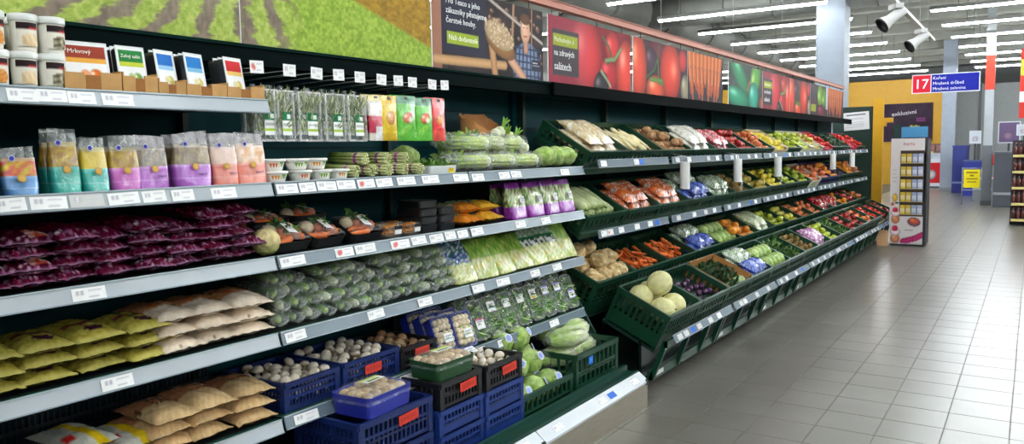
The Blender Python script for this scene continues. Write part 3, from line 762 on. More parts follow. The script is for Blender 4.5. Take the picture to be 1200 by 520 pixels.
def leaf_mesh(n, size, leaf, cols, seed, curl=0.4, up=0.5, mat='leaf', box=True):
    """clump of n small bent leaves filling a box / ellipsoid centred on the origin"""
    r = random.Random(seed); m = MB()
    for _ in range(n):
        while True:
            p = Vector((r.uniform(-1, 1), r.uniform(-1, 1), r.uniform(-1, 1)))
            if box or p.length < 1: break
        p = Vector((p.x*size[0]/2, p.y*size[1]/2, p.z*size[2]/2))
        d = Vector((r.gauss(0, 1), r.gauss(0, 1), r.gauss(0, 1)+up)).normalized()
        s = d.cross(Vector((r.gauss(0, 1), r.gauss(0, 1), r.gauss(0, 1)))).normalized(); nn = d.cross(s)
        L = leaf[0]*r.uniform(.6, 1.3); w = leaf[1]*r.uniform(.6, 1.2); c = jit(cols[r.randrange(len(cols))], 16, r)
        P = [p-s*w*0.2, p+s*w*0.2, p+d*L*.5+s*w*.5+nn*curl*L*.12, p+d*L*.5-s*w*.5+nn*curl*L*.12, p+d*L+nn*curl*L*.5+s*w*.12, p+d*L+nn*curl*L*.5-s*w*.12]
        m.add([tuple(q) for q in P], [(0, 1, 2, 3), (3, 2, 4, 5)], [jit(c, 10, r), c, c, c, jit(c, 20, r), c], True)
    return m.mesh('leaves', mat)

def rbox(m, w, d, h, r, c, z0=0.0, flare=0.0, seg=4, center=(0, 0), cap=True, inner=None):
    """box with rounded vertical corners, widening by flare towards the top; open tray if inner is a wall thickness"""
    def ring(ww, dd, rr, z):
        out = []
        for (sx, sy, a0) in ((1, 1, 0), (-1, 1, 90), (-1, -1, 180), (1, -1, 270)):
            for i in range(seg+1):
                a = math.radians(a0+90*i/seg); out.append((center[0]+sx*(ww/2-rr)+rr*math.cos(a), center[1]+sy*(dd/2-rr)+rr*math.sin(a), z))
        return out
    R = [ring(w, d, r, z0), ring(w+2*flare, d+2*flare, r+flare*.5, z0+h)]
    if inner: R += [ring(w+2*flare-2*inner, d+2*flare-2*inner, max(.002, r+flare*.5-inner), z0+h), ring(w-2*inner, d-2*inner, max(.002, r-inner), z0+inner)]
    n = len(R[0]); V = [p for q in R for p in q]
    F = [(k*n+i, k*n+(i+1) % n, (k+1)*n+(i+1) % n, (k+1)*n+i) for k in range(len(R)-1) for i in range(n)]
    F.append(tuple(range(n-1, -1, -1)))
    if cap: F.append(tuple(range((len(R)-1)*n, len(R)*n)))
    m.add(V, F, c)

def crate_mesh(L, D, H, c, bars=12, dbars=8, floor_z=0.012, bar=0.012, t=0.010, rail=0.026, mids=(), lip=0.008, hole=True, solid_low=0.0):
    """slotted plastic crate; x = length, y = depth from the front, z up"""
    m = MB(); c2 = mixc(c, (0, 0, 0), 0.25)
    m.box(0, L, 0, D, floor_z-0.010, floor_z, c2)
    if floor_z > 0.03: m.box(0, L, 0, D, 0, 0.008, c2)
    for (y0, y1) in ((0, t), (D-t, D)):
        m.box(0, L, y0-lip*(y0 == 0), y1+lip*(y0 > 0), H-rail, H, c); m.box(0, L, y0, y1, 0, rail+solid_low, c)
        for z in mids: m.box(0, L, y0, y1, z, z+0.012, c)
        for i in range(bars+1):
            x = i*(L-bar)/bars; m.box(x, x+bar, y0+.001, y1-.001, rail, H-rail, c)
    for (x0, x1) in ((0, t), (L-t, L)):
        m.box(x0-lip*(x0 == 0), x1+lip*(x0 > 0), 0, D, H-rail, H, c); m.box(x0, x1, 0, D, 0, rail+solid_low, c)
        for z in mids: m.box(x0, x1, 0, D, z, z+0.012, c)
        for i in range(dbars+1):
            y = i*(D-bar)/dbars; m.box(x0+.001, x1-.001, y, y+bar, rail, H-rail, c)
    for x in (0, L-.022):
        for y in (0, D-.022): m.box(x-.003, x+.025, y-.003, y+.025, 0, H-.002, c)
    return m.mesh('crate', 'crate_plastic')

GREEN_C = (12, 58, 38); BLUE_C = (18, 38, 92); BLACK_C = (24, 25, 28)

# ---- fruit and vegetables
def fruit(rx, rz, cf, seed, dim=0.12, lump=0.03, seg=12, rings=8, mat='veg_gloss', taper=0.0, ry=None, stem=True):
    nz = sines(seed, 5, 6.5 if mat == 'veg_rough' and rx > .06 else 3); m = MB()
    def disp(n):
        d = lump*nz(n.x, n.y, n.z)
        if dim: d -= dim*math.exp(-((1-n.z)/0.06))+0.6*dim*math.exp(-((1+n.z)/0.06))
        if taper: d -= taper*max(0, n.z)
        return d
    m.blob((0, 0, 0), (rx, ry or rx, rz), seg, rings, None, disp, lambda n: cf(n, nz(n.x*2, n.y*2, n.z*2)))
    if stem: m.tube([(0, 0, rz*(1-dim-taper)-0.004), (0.003, 0.002, rz*(1-dim-taper)+0.014)], 0.0016, 5, (84, 62, 40))
    return m.mesh('fruit', mat)
def two(a, b): return lambda n, q: mixc(a, b, max(0, min(1, 0.5+0.9*q)))
FR = {
 'red_apple': [fruit(.037, .034, two((120, 14, 24), (196, 62, 48)), s) for s in (1, 2, 3)],
 'blush_apple': [fruit(.037, .034, two((190, 60, 44), (222, 172, 84)), s) for s in (4, 5, 6)],
 'green_apple': [fruit(.037, .034, two((150, 176, 40), (204, 206, 84)), s) for s in (7, 8, 9)],
 'yellow_apple': [fruit(.037, .034, two((206, 190, 70), (190, 196, 84)), s) for s in (10, 11)],
 'pear': [fruit(.034, .048, two((170, 150, 60), (206, 186, 90)), s, 0.05, .03, taper=.32) for s in (12, 13)],
 'lemon': [fruit(.032, .041, two((226, 200, 50), (234, 216, 90)), s, -0.10, .02, stem=False) for s in (14, 15)],
 'orange': [fruit(.038, .037, two((222, 128, 30), (236, 160, 60)), s, .04, .015, mat='veg', stem=False) for s in (16, 17)],
 'peach': [fruit(.036, .034, two((206, 88, 60), (232, 168, 104)), s, .08, .02, mat='veg', stem=False) for s in (18, 19)],
 'kiwi': [fruit(.026, .032, two((120, 98, 56), (150, 124, 70)), s, .03, .03, mat='veg_rough', stem=False) for s in (20, 21)],
 'potato': [fruit(.036, .030, two((142, 104, 72), (176, 138, 98)), s, 0, .10, mat='veg_rough', ry=.045, stem=False) for s in (22, 23, 24)],
 'plum': [fruit(.024, .026, two((58, 34, 66), (96, 52, 84)), s, .06, .03) for s in (25, 26)],
 'onion': [fruit(.036, .032, two((150, 70, 140), (196, 130, 184)), s, -0.12, .03, stem=False) for s in (27, 28)],
 'avocado': [fruit(.034, .046, two((36, 58, 34), (56, 78, 42)), s, 0, .03, taper=.25, mat='veg', stem=False) for s in (29, 30)],
 'tomato': [fruit(.033, .029, two((196, 30, 28), (216, 60, 40)), s, .08, .03) for s in (31, 32)],
 'celeriac': [fruit(.068, .062, two((186, 146, 88), (244, 224, 178)), s, 0, .26, 22, 15, 'veg_rough', stem=False) for s in (33, 34, 35)],
 'kohlrabi': [fruit(.042, .038, two((150, 180, 110), (196, 214, 156)), s, .02, .04, mat='veg', stem=False) for s in (36, 37)],
}
def melon_mesh(s):
    m = MB(); m.blob((0, 0, 0), (.083, .083, .088), 24, 14, None, lambda n: 0.012*math.cos(10*math.atan2(n.y, n.x))*(1-abs(n.z)), lambda n: mixc((214, 208, 140), (232, 226, 172), 0.5+0.5*math.cos(10*math.atan2(n.y, n.x))))
    m.tube([(0, 0, .085), (.003, 0, .098)], .006, 6, (150, 140, 90)); return m.mesh('melon', 'veg')
def carrot_mesh(s, c=(232, 104, 36), c2=(240, 132, 60), L=.17, r=.013, mat='veg'):
    q = random.Random(s); bx = q.uniform(-.015, .015)
    pts = [(bx*math.sin(PI*t), L*(t-.5), 0) for t in (0, .04, .15, .4, .7, .93, 1)]
    m = MB(); m.tube(pts, [r*.45, r*.9, r, r*.86, r*.6, r*.25, .0008], 8, [c, c, c2, c, c2, c, c]); m.tube([(0, -L/2, 0), (0, -L/2-.012, .004)], .003, 5, (120, 130, 50)); return m.mesh('carrot', mat)
def squash_mesh(s):
    m = MB(); L = .24; m.tube([(0.012*math.sin(3*t+s), L*(t-.5), 0) for t in (0, .03, .12, .4, .75, .95, 1)], [.012, .022, .028, .031, .032, .024, .008], 12, [(170, 186, 116), (186, 200, 136), (212, 220, 170), (194, 208, 146), (216, 222, 176), (190, 204, 140), (160, 175, 110)])
    m.tube([(0, -L/2, 0), (0, -L/2-.02, .003)], .009, 6, (120, 140, 70)); return m.mesh('squash', 'veg')
def mushroom_mesh(s, c, c2, r=.024):
    m = MB(); q = random.Random(s); k = q.uniform(.85, 1.1)
    m.lathe([(.001, -.002), (r*.55, -.003), (r*.9, -.001), (r, .006), (r*.95, .014*k), (r*.7, .022*k), (r*.35, .026*k), (.001, .027*k)], 12, [c2, c2, c2, c, c, c, c, c])
    m.lathe([(r*.42, -.022), (r*.40, -.012), (r*.36, -.001)], 9, c2); return m.mesh('mushroom', 'veg')
WM = [mushroom_mesh(s, (226, 214, 194), (196, 178, 150)) for s in range(3)]
BM = [mushroom_mesh(s, (176, 136, 98), (206, 182, 146), .026) for s in range(3)]
CARROT = [carrot_mesh(s) for s in range(4)]
PARSNIP = [carrot_mesh(s, (230, 212, 158), (242, 230, 188), .22, .018, 'veg') for s in range(4)]
SQUASH = [squash_mesh(s) for s in range(3)]
MELON = melon_mesh(1)

def lettuce_parts(s, pale=(186, 206, 120), deep=(128, 168, 62), r=.07):
    nz = sines(s, 7, 5); nz2 = sines(s+3, 6, 12)
    m = MB(); m.blob((0, 0, 0), (r, r, r*.92), 22, 14, None, lambda n: .05*abs(nz(n.x, n.y, n.z))*2+.02*nz2(n.x, n.y, n.z), lambda n: mixc(deep, pale, max(0, min(1, .55+1.2*nz2(n.x, n.y, n.z)))))
    for k in range(7):      # overlapping wrapper leaves
        a = 2*PI*k/7+s; t0 = 0.3+0.5*((k*37) % 10)/10
        def fn(u, v, a=a, t0=t0):
            th = t0+v*1.5; ph = a+(u-.5)*1.6*(1-.35*abs(v-.4)); rr = r*(1.05+.03*math.sin(9*u+7*v+k)+(.10*v*v if v > .8 else 0))
            return (rr*math.sin(th)*math.cos(ph), rr*math.sin(th)*math.sin(ph), -rr*.92*math.cos(th))
        m.grid(6, 6, fn, lambda u, v: mixc(deep, pale, max(0, min(1, .25+.9*(1-abs(u-.5)*3)+.1*v))))
    head = m.mesh('lettuce_head', 'leaf')
    m = MB(); m.blob((0, 0, 0), (r*1.09, r*1.09, r*1.0), 18, 12, (240, 245, 240), lambda n: .05*nz2(n.x*1.5, n.y*1.5, n.z*1.5)); wrap = m.mesh('wrap', 'film_soft')
    return head, wrap
LETT = [lettuce_parts(s) for s in (51, 52, 53)]

# ---- packs
def cab_cf(a, b, s, nz):
    q = nz(a*9, b*5); q2 = nz(a*3+1, b*13)
    c = mixc((58, 6, 30), (140, 22, 62), max(0, min(1, .45+.9*nz(a*7, b*4))))
    if s > 0 and abs(a) < .7 and -.2 < b < .7: c = mixc(c, (150, 20, 50), .4)
    if b < -.55 and (q > .34 or q2 > .46): c = mixc((226, 206, 222), (150, 90, 130), max(0, min(1, .5+q2)))  # whitish glints of the film painted into the front end
    elif b < -.2 and q2 > .42: c = mixc((170, 120, 150), c, .3)
    if b < -.94: c = (150, 110, 140)
    return c
def cab_cf2(a, b, s, nz):
    c = cab_cf(a, b, s, nz)
    if s > 0 and -.75 < b < -.3 and .05 < a < .8: c = mixc((232, 222, 224), (226, 92, 50), 1.0 if nz(a*5, b*5) > .08 else .1)
    return c
CAB = [pouch(.132, .25, .050, cab_cf, s, mat='pack_crinkle', wr=.7) for s in (1, 2, 3)]+[pouch(.15, .25, .046, cab_cf2, 4, mat='pack_crinkle')]
def olive_cf(a, b, s, nz):
    c = mixc((140, 128, 40), (196, 184, 86), max(0, min(1, .5+.8*nz(a*5, b*5))))
    if b < -.86: c = mixc(c, (206, 196, 120), .6)
    if s > 0 and ((a-.12)/.36)**2+((b+.50)/.20)**2 < 1: c = (70, 24, 50)
    elif s > 0 and -.18 < b < .06 and abs(a) < .75: c = mixc((116, 40, 44), c, .15)
    if s < 0 and abs(a-.1) < .14 and b < -.55: c = (66, 30, 46)
    return c
OLIVE = [pouch(.165, .25, .050, olive_cf, s) for s in (11, 12, 13)]
def beige_cf(a, b, s, nz):
    c = mixc((220, 196, 166), (246, 234, 216), .5+.6*nz(a*3, b*4))
    if s > 0 and b > -.25: c = mixc((176, 112, 70), (206, 156, 112), .5+.6*nz(a*5, b*5))
    if s > 0 and abs(a+.3) < .16 and abs(b+.02) < .12: c = (222, 112, 36)
    if s > 0 and nz(a*11, b*13) > .62: c = (126, 92, 70)
    return c
BEIGE = [pouch(.17, .26, .055, beige_cf, s) for s in (21, 22, 23)]
def tan_cf(a, b, s, nz):
    c = mixc((204, 164, 110), (234, 206, 158), .5+.6*nz(a*3, b*4))
    if s > 0 and b > -.05: c = mixc((160, 98, 66), (192, 140, 100), .5+.5*nz(a*5, b*5))
    if s > 0 and nz(a*12, b*12) > .5 and b > -.1: c = (92, 54, 40)
    return c
TAN = [pouch(.17, .26, .055, tan_cf, s) for s in (31, 32, 33)]
def yel_cf(a, b, s, nz):
    c = mixc((206, 204, 190), (170, 172, 160), .5+.6*nz(a*4, b*4))
    if s > 0 and abs(a-.1+.2*b) < .26: c = mixc((226, 196, 30), (206, 170, 20), .5+.5*nz(a*9, b*9))
    if s > 0 and abs(a+.62) < .2 and -.6 < b < -.2: c = (190, 40, 36)
    return c
YEL = [pouch(.16, .25, .05, yel_cf, s) for s in (41, 42)]
# ================================================================== GOODS IN THE REFRIGERATED CABINETS
Z1, Z2, Z3, Z4, Z5 = (SHELF_Z[i]+0.0015 for i in (1, 2, 3, 4, 5))

# ---- top shelf: tubs
def build_tubs():
    def label_patch(c1, c2, seed):
        m = MB(); nz = sines(seed, 5, 7)
        def cf(u, v):
            if v > .82: return (40, 24, 26)
            if .72 < v <= .82: return (180, 36, 34) if u > .5 else (40, 24, 26)
            if v < .6 and ((u-.6)/.38)**2+((v-.25)/.3)**2 < 1: return mixc(c1, c2, max(0, min(1, .5+nz(u*4, v*4))))
            return (228, 222, 206)
        m.grid(14, 12, lambda u, v: (.0348*math.sin((u-.5)*1.7), -.0348*math.cos((u-.5)*1.7), .012+.058*v), cf); return m.mesh('tub_label', 'print')
    m = MB(); m.lathe([(.030, 0), (.0305, .002), (.034, .074)], 24, (232, 228, 214)); body = m.mesh('tub_body', 'paint_gloss')
    m = MB(); m.lathe([(.0365, .074), (.0375, .076), (.0375, .090), (.035, .092), (.033, .090)], 24, (226, 228, 222)); lid = m.mesh('tub_lid', 'paint_gloss')
    lb = [label_patch((196, 120, 50), (226, 170, 96), 1), label_patch((206, 176, 130), (236, 214, 176), 2), label_patch((60, 56, 40), (200, 190, 160), 3)]
    names = ['brown dumplings', 'golden roots', 'pale florets']
    for i, y in enumerate((1.035, 1.110, 1.185)):
        for lev in range(2):
            for dr in range(2):
                if dr == 1 and lev == 0: continue
                M = SM(-2.385-.078*dr, y+.006*lev*(1 if i else -1)+(.02 if dr else 0), Z1+.1045*lev, rnd.uniform(-.35, .35)) @ Sc((1, 1, 1.13))
                thing('tub', [('body', body, None, [('label', lb[(i+dr) % 3])]), ('lid', lid)], M,
                      'white plastic tub printed with %s, %s the top shelf%s' % (names[(i+dr) % 3], 'stacked on another on' if lev else 'standing on', ', second row' if dr else ''), 'tub', 'white tubs on the top shelf')
build_tubs()

# ---- top shelf: cartons of packed salads
def build_cartons():
    K = (190, 146, 92); K2 = (150, 100, 52)
    def carton(w, d, h, seed):
        m = MB(); t = .004; r = random.Random(seed)
        m.box(0, w, 0, d, 0, t, K); m.box(0, t, 0, d, t, h+.012, K); m.box(w-t, w, 0, d, t, h+.012, K); m.box(t, w-t, d-t, d, t, h+.03, K)
        m.box(t, w-t, 0, t, t, h-.006, K)
        m.box(t, w*.34, 0, t, h-.006, h, K); m.box(w*.62, w-t, 0, t, h-.006, h+.004, K)
        m.box(w*.36, w*.62, -.0012, 0, .002, h-.006, K2)
        return m.mesh('carton', 'card')
    def pic(w, top, mid, kind, low=None):
        h = .152; p = Pic(w, h, 44, 52, (226, 228, 226)); p.rect(.006, w-.006, .006, h-.006, (240, 240, 238))
        p.rect(.008, w-.008, h*.66, h*.92, top); p.rect(.008, w-.008, h*.56, h*.66, mid)
        p.ell(w*.68, h*.34, w*.16, h*.13, .4, kind, (250, 240, 220), .3); p.ell(w*.45, h*.36, w*.12, h*.09, 0, mixc(kind, (255, 255, 255), .35), None, .2)
        if low: p.rect(.008, w-.008, .008, h*.14, low)
        return p
    specs = [(1.205, .172, .13, (150, 60, 44), (232, 170, 70), (226, 110, 40), (214, 96, 40), 'Mrkvový', 'brown and orange labelled carrot salad pack', 1),
             (1.381, .116, .095, (36, 120, 56), (190, 200, 60), (110, 160, 60), (206, 190, 90), 'Zelný salát', 'green labelled cabbage salad pack', 4),
             (1.50, .098, .085, (40, 110, 190), (150, 196, 226), (214, 200, 90), None, '', 'blue labelled salad pack leaning aside', 2),
             (1.601, .155, .088, (36, 120, 190), (130, 190, 220), (210, 200, 110), None, '', 'white pack with blue band in the fourth carton', 3),
             (1.759, .158, .095, (196, 40, 44), (240, 200, 110), (220, 200, 90), None, '', 'red labelled salad pack in the rightmost carton', 3)]
    clab = ['cardboard tray under the carrot salad packs', 'cardboard tray of green labelled salads', 'crumpled small cardboard tray of blue labelled salads', 'cardboard tray fourth from the tubs with white and blue packs', 'cardboard tray at the right end of the top shelf']
    for i, (y, cw, pw, top, mid, kind, low, tx, lab, n) in enumerate(specs):
        h = .056 if i < 2 else .045
        tag(obj('cardboard_tray', carton(cw, .30, h, i), None, SM(-2.352, y, Z1)), clab[i], 'tray', 'cardboard trays on the top shelf')
        face = pic(pw, top, mid, kind, low).mesh('salad_label', .003, (230, 232, 230), 'print')
        m = MB(); rbox(m, pw-.01, .134, .024, .012, (30, 32, 34), 0, .004); tray = m.mesh('salad_tray', 'paint_gloss')
        tm = text_mesh(tx, .019 if i == 0 else .015, 'print', (245, 240, 225)) if tx else None
        for k in range(n):
            off = cw/2-pw/2+(.02 if i == 2 else 0)
            M = SM(-2.352-.030-.034*k, y+off+.004*k, Z1+.005, (.25 if i > 1 else -.12 if i == 0 else 0)*(1 if k == 0 else .8), -.16 if i else -.20)
            sub = [('lettering', tm, T((.014, -.0006, .115)) @ FACE_VIEWER)] if tm else []
            thing('salad_pack', [('label_film', face, None, sub), ('tray', tray, T((pw/2, .003, .078)) @ Rx(-PI/2))], M, lab + ('' if k == 0 else ', %s one behind the front' % ORD[k-1]), 'pack', 'packed salads in cardboard trays')
build_cartons()

# ---- second shelf: stand-up bags
def build_standbags():
    specs = [('blue', 1.075, .088, (90, 150, 206), (216, 186, 40), (196, 60, 50), .135), ('teal', 1.20, .078, (48, 178, 160), (150, 110, 30), (206, 176, 40), .19),
             ('teal', 1.288, .076, (44, 172, 158), (206, 178, 44), (214, 190, 60), .17), ('magenta', 1.384, .086, (206, 96, 190), (190, 160, 40), (150, 110, 40), .17),
             ('purple', 1.474, .105, (176, 96, 190), (96, 84, 66), (130, 110, 80), .175), ('purple', 1.622, .128, (168, 92, 186), (106, 90, 60), (146, 124, 84), .185),
             ('coral', 1.748, .095, (236, 136, 116), (236, 206, 190), (226, 190, 170), .18), ('coral', 1.86, .118, (238, 140, 120), (238, 214, 196), (214, 160, 110), .185)]
    rep = {}
    tx = text_mesh('TESCO', .011, 'print', (90, 70, 120))
    for i, (nm, y, w, band, c1, c2, h) in enumerate(specs):
        d = .066; hb = .42; hc = .80
        def cf(t, a, q):
            if t < hb: return mixc(band, (255, 255, 255), .25 if .38 < t or .15 < t < .19 else .08*q)
            if t > .74: return mixc(mixc(c1, c2, .5), (230, 230, 232), .5)
            return mixc(c1, c2, max(0, min(1, .5+1.5*q)))
        body = ring_bag(w, d, h, [0, .02, .08, .15, .17, .19, .28, .36, .40, .419, .425, .47, .52, .57, .62, .67, .71, .745, .78, .80], lambda t, a, q: cf(t, a, q), 80+i, 'pack', tw=.97, wr=.005)
        top = ring_bag(w*1.01, d*1.02, h, [.76, .80, .84, .88, .92, .96, 1.0], lambda t, a, q: (236, 236, 240), 90+i, 'film_milky' if nm in ('coral', 'purple') else 'film', tw=1.0, wr=.007)
        st = disc_mesh(.012, ((206, 166, 84), (170, 130, 60))); bd = disc_mesh(.009, ((60, 60, 150), (226, 226, 240)))
        n = 2
        for k in range(n):
            M = SM(-2.385-.075*k, y+(.012 if k else 0), Z2, rnd.uniform(-.12, .12))
            dfr = -(d*(1-.38**1.3)/2+.008)
            parts = [('pouch', body), ('film_top', top)]
            if k == 0: parts += [('sticker', st, T((-.002, dfr, h*.38)) @ Rx(-.25)), ('badge', bd, T((-w*.22, -d*(1-.78**1.3)/2-.008, h*.79)))]
            if nm in ('purple', 'coral'): parts.append(('lettering', tx, T((w*.02, dfr-.004, h*.22)) @ FACE_VIEWER))
            num = ['', 'wide ', ''][0]
            sz = {1: 'left', 2: 'right', 4: 'narrower', 5: 'wider', 6: 'left', 7: 'right'}.get(i, '')
            lab = '%s banded stand-up bag%s on the second shelf' % (nm, (', the %s of two,' % sz) if sz else '') if k == 0 else 'stand-up bag hidden behind the %s %s banded one' % (sz, nm)
            thing('standing_bag', parts, M, ' '.join(lab.split()), 'bag', 'stand-up bags on the second shelf')
build_standbags()

LAYER = {1: ['single'], 3: ['bottom', 'middle', 'top'], 4: ['bottom', 'second', 'third', 'top'], 5: ['bottom', 'second', 'third', 'fourth', 'top'], 2: ['bottom', 'top']}
def stack(name, meshes, ys, X, Z, dz, layers, labfmt, cat, group, yawj=.10, xj=.012, tilt=.0):
    for i, y in enumerate(ys):
        n = layers[i] if isinstance(layers, list) else layers
        for k in range(n):
            M = SM(X+rnd.uniform(-xj, xj), y+rnd.uniform(-.010, .010), Z+k*(dz[i] if isinstance(dz, list) else dz), rnd.uniform(-yawj, yawj), tilt+(.025*k+rnd.uniform(-.03, .04))*(k > 0))
            thing(name, meshes[rnd.randrange(len(meshes))], M, labfmt % (LAYER[n][k], ORD[i]), cat, group)

stack('cabbage_bag', [CAB[3], CAB[0]], [.955, 1.085], -2.36, Z3, .039, 4, '%s bag of shredded red cabbage with orange print, %s stack from the left', 'bag', 'red cabbage bags')
stack('cabbage_bag', CAB[:3], [1.215, 1.340, 1.462, 1.588, 1.71, 1.826], -2.362, Z3, [.040, .036, .042, .037, .036, .038], [4, 4, 4, 4, 5, 5], '%s bag of shredded red cabbage, dark purple, %s stack right of the printed ones', 'bag', 'red cabbage bags', .38, .024)
stack('sauerkraut_pouch', OLIVE, [.955, 1.115, 1.28, 1.425], -2.355, Z4, .046, 3, '%s olive green pouch with dark oval, %s stack from the left', 'pouch', 'olive pouches', .16)
stack('vegetable_pouch', BEIGE, [1.545, 1.68, 1.825], -2.355, Z4, .050, 3, '%s cream and orange pouch right of the olive ones, %s stack', 'pouch', 'cream pouches', .14)
stack('yellow_striped_bag', YEL, [1.06, 1.24, 1.385], -2.36, Z5-.005, .047, [2, 3, 2], '%s white bag with yellow stripe on the low left shelf, %s pile', 'bag', 'yellow striped bags', .22)
stack('brown_bag', TAN, [1.50, 1.65, 1.815], -2.355, Z5-.005, .050, [3, 3, 3], '%s tan filled bag next to the blue mushroom crate, %s pile', 'bag', 'tan bags', .14)
# daikon-like roots behind the cream pouches are left to the dark of the shelf

# ---- hanging herbs and spice bags
def build_hanging():
    def herb(seed):
        w, h, d = .100, .190, .026
        lv = leaf_mesh(70, (w*.72, d*.5, h*.74), (.05, .008), [(150, 164, 104), (184, 190, 140), (120, 140, 84), (206, 206, 170)], seed, .3, 2.5)
        m = MB(); rbox(m, w, h, d, .016, (230, 238, 230), 0, 0, 4); m.V = [(p[0], p[2]-d/2, p[1]) for p in m.V]; shell = m.mesh('shell', 'clear_plastic')
        p = Pic(.048, .088, 16, 26, (244, 246, 242)); p.rect(0, .048, .056, .088, (32, 110, 66)); p.rect(.026, .044, .062, .078, (226, 236, 226)); p.rect(0, .048, .014, .026, (176, 206, 70)); p.rect(.006, .042, .036, .046, (196, 196, 196))
        m = MB(); [m.box(a-.003, a+.003, -.004, .004, 0, h, (226, 232, 228)) for a in (-w/2, w/2)]; [m.box(-w/2, w/2, -.004, .004, b-.003, b+.003, (226, 232, 228)) for b in (.002, h)]; rim = m.mesh('rim', 'film_milky')
        m = MB(); m.box(-.012, .012, -.001, .001, 0, .022, (220, 224, 224)); hang = m.mesh('hang_tab', 'clear_plastic')
        return [('shell', shell, T((0, 0, h/2))), ('herbs', lv, T((0, 0, h/2))), ('label', p.mesh('label', .001), T((-.014, -d/2-.002, .022))), ('hang_tab', hang, T((0, 0, h-.002))), ('rim', rim, T((0, -.012, 0)))]
    H = [herb(s) for s in (1, 2)]
    hy = [1.955, 2.035, 2.165, 2.30, 2.425]
    for i, y in enumerate(hy):
        for k in range(3 if i else 2):
            thing('herb_pack', H[(i+k) % 2], SM(-2.40-.042*k, y-.016*k, 1.603+.004*(k % 2), rnd.uniform(-.10, .10), -.02),
                  'clear pack of fresh herbs hanging on the %s herb hook, %s' % (ORD[i], ['in front', 'second back', 'third back'][k]), 'pack', 'hanging herb packs')
    def seedbag(w, h, paint, seed):
        p = Pic(w, h, 22, 40, (0, 0, 0)); paint(p); p.grain(.25, 60, seed); p.c = np.clip(p.c, 0, 255)
        m = MB(); nz = sines(seed, 5, 40)
        def fr(sg): return lambda u, v: ((u-.5)*w, sg*.010*math.sin(PI*u)**.7*math.sin(PI*min(1, v*1.05))**.7+.0015*nz(u*w*2, v*h*2), v*h)
        C = p.c
        m.grid(22, 40, fr(-1), lambda u, v: tuple(C[round(v*40), round(u*22)])); m.grid(8, 12, fr(1), lambda u, v: tuple(C[round(v*40), round(u*22)]*.8), True, True)
        m.box(-.010, .010, -.003, .003, h-.02, h-.006, (40, 40, 44))
        return m.mesh('seed_bag', 'pack')
    def redwhite(p): p.c[:] = (214, 208, 196); p.rect(0, p.w, .03, .105, (176, 24, 60)); p.rect(.012, .060, .115, .160, (246, 244, 240)); p.rect(.036, .09, .0, .06, (244, 240, 238)); p.rect(0, p.w, .172, .20, (206, 186, 120))
    def yellow(p): p.c[:] = (232, 196, 24); p.rect(0, p.w, .165, .2, (220, 176, 20)); p.ell(p.w/2, .10, .030, .035, 0, (214, 140, 40), (236, 190, 90)); p.rect(0, p.w, 0, .03, (206, 170, 20))
    def green(p):
        p.c[:] = (92, 186, 50); p.rect(0, p.w, .165, .2, (30, 120, 64)); p.ell(p.w/2, .105, .038, .028, .3, (226, 96, 40), (250, 220, 170)); p.ell(p.w*.65, .095, .022, .018, 0, (240, 226, 190), None); p.ell(p.w*.4, .05, .05, .02, .5, (130, 206, 70), None, .1)
    def red(p): p.c[:] = (214, 40, 40); p.rect(0, p.w, .16, .2, (190, 30, 34)); p.ell(p.w/2, .10, .028, .03, 0, (236, 150, 60), (250, 210, 150)); p.rect(0, p.w, .0, .05, (226, 70, 54))
    for nm, fn, w, h, y, lab in (('tray', redwhite, .095, .198, 2.55, 'red and white pack hanging right of the herbs'), ('y', yellow, .10, .20, 2.635, 'yellow seasoning bag hanging on a hook'), ('g', green, .125, .205, 2.75, 'left of two bright green snack bags hanging on hooks'),
                              ('g', green, .115, .20, 2.875, 'right of two bright green snack bags hanging on hooks'), ('r', red, .105, .205, 2.985, 'red bag hanging at the right end of the hooks')):
        b = seedbag(w, h, fn, int(y*100))
        for k in range(2):
            thing('hanging_bag', b, SM(-2.398-.03*k, y-.012*k, 1.606+.003*k, rnd.uniform(-.12, .12), -.02), lab if k == 0 else lab+', the one behind it', 'bag', 'hanging bags on hooks')
build_hanging()

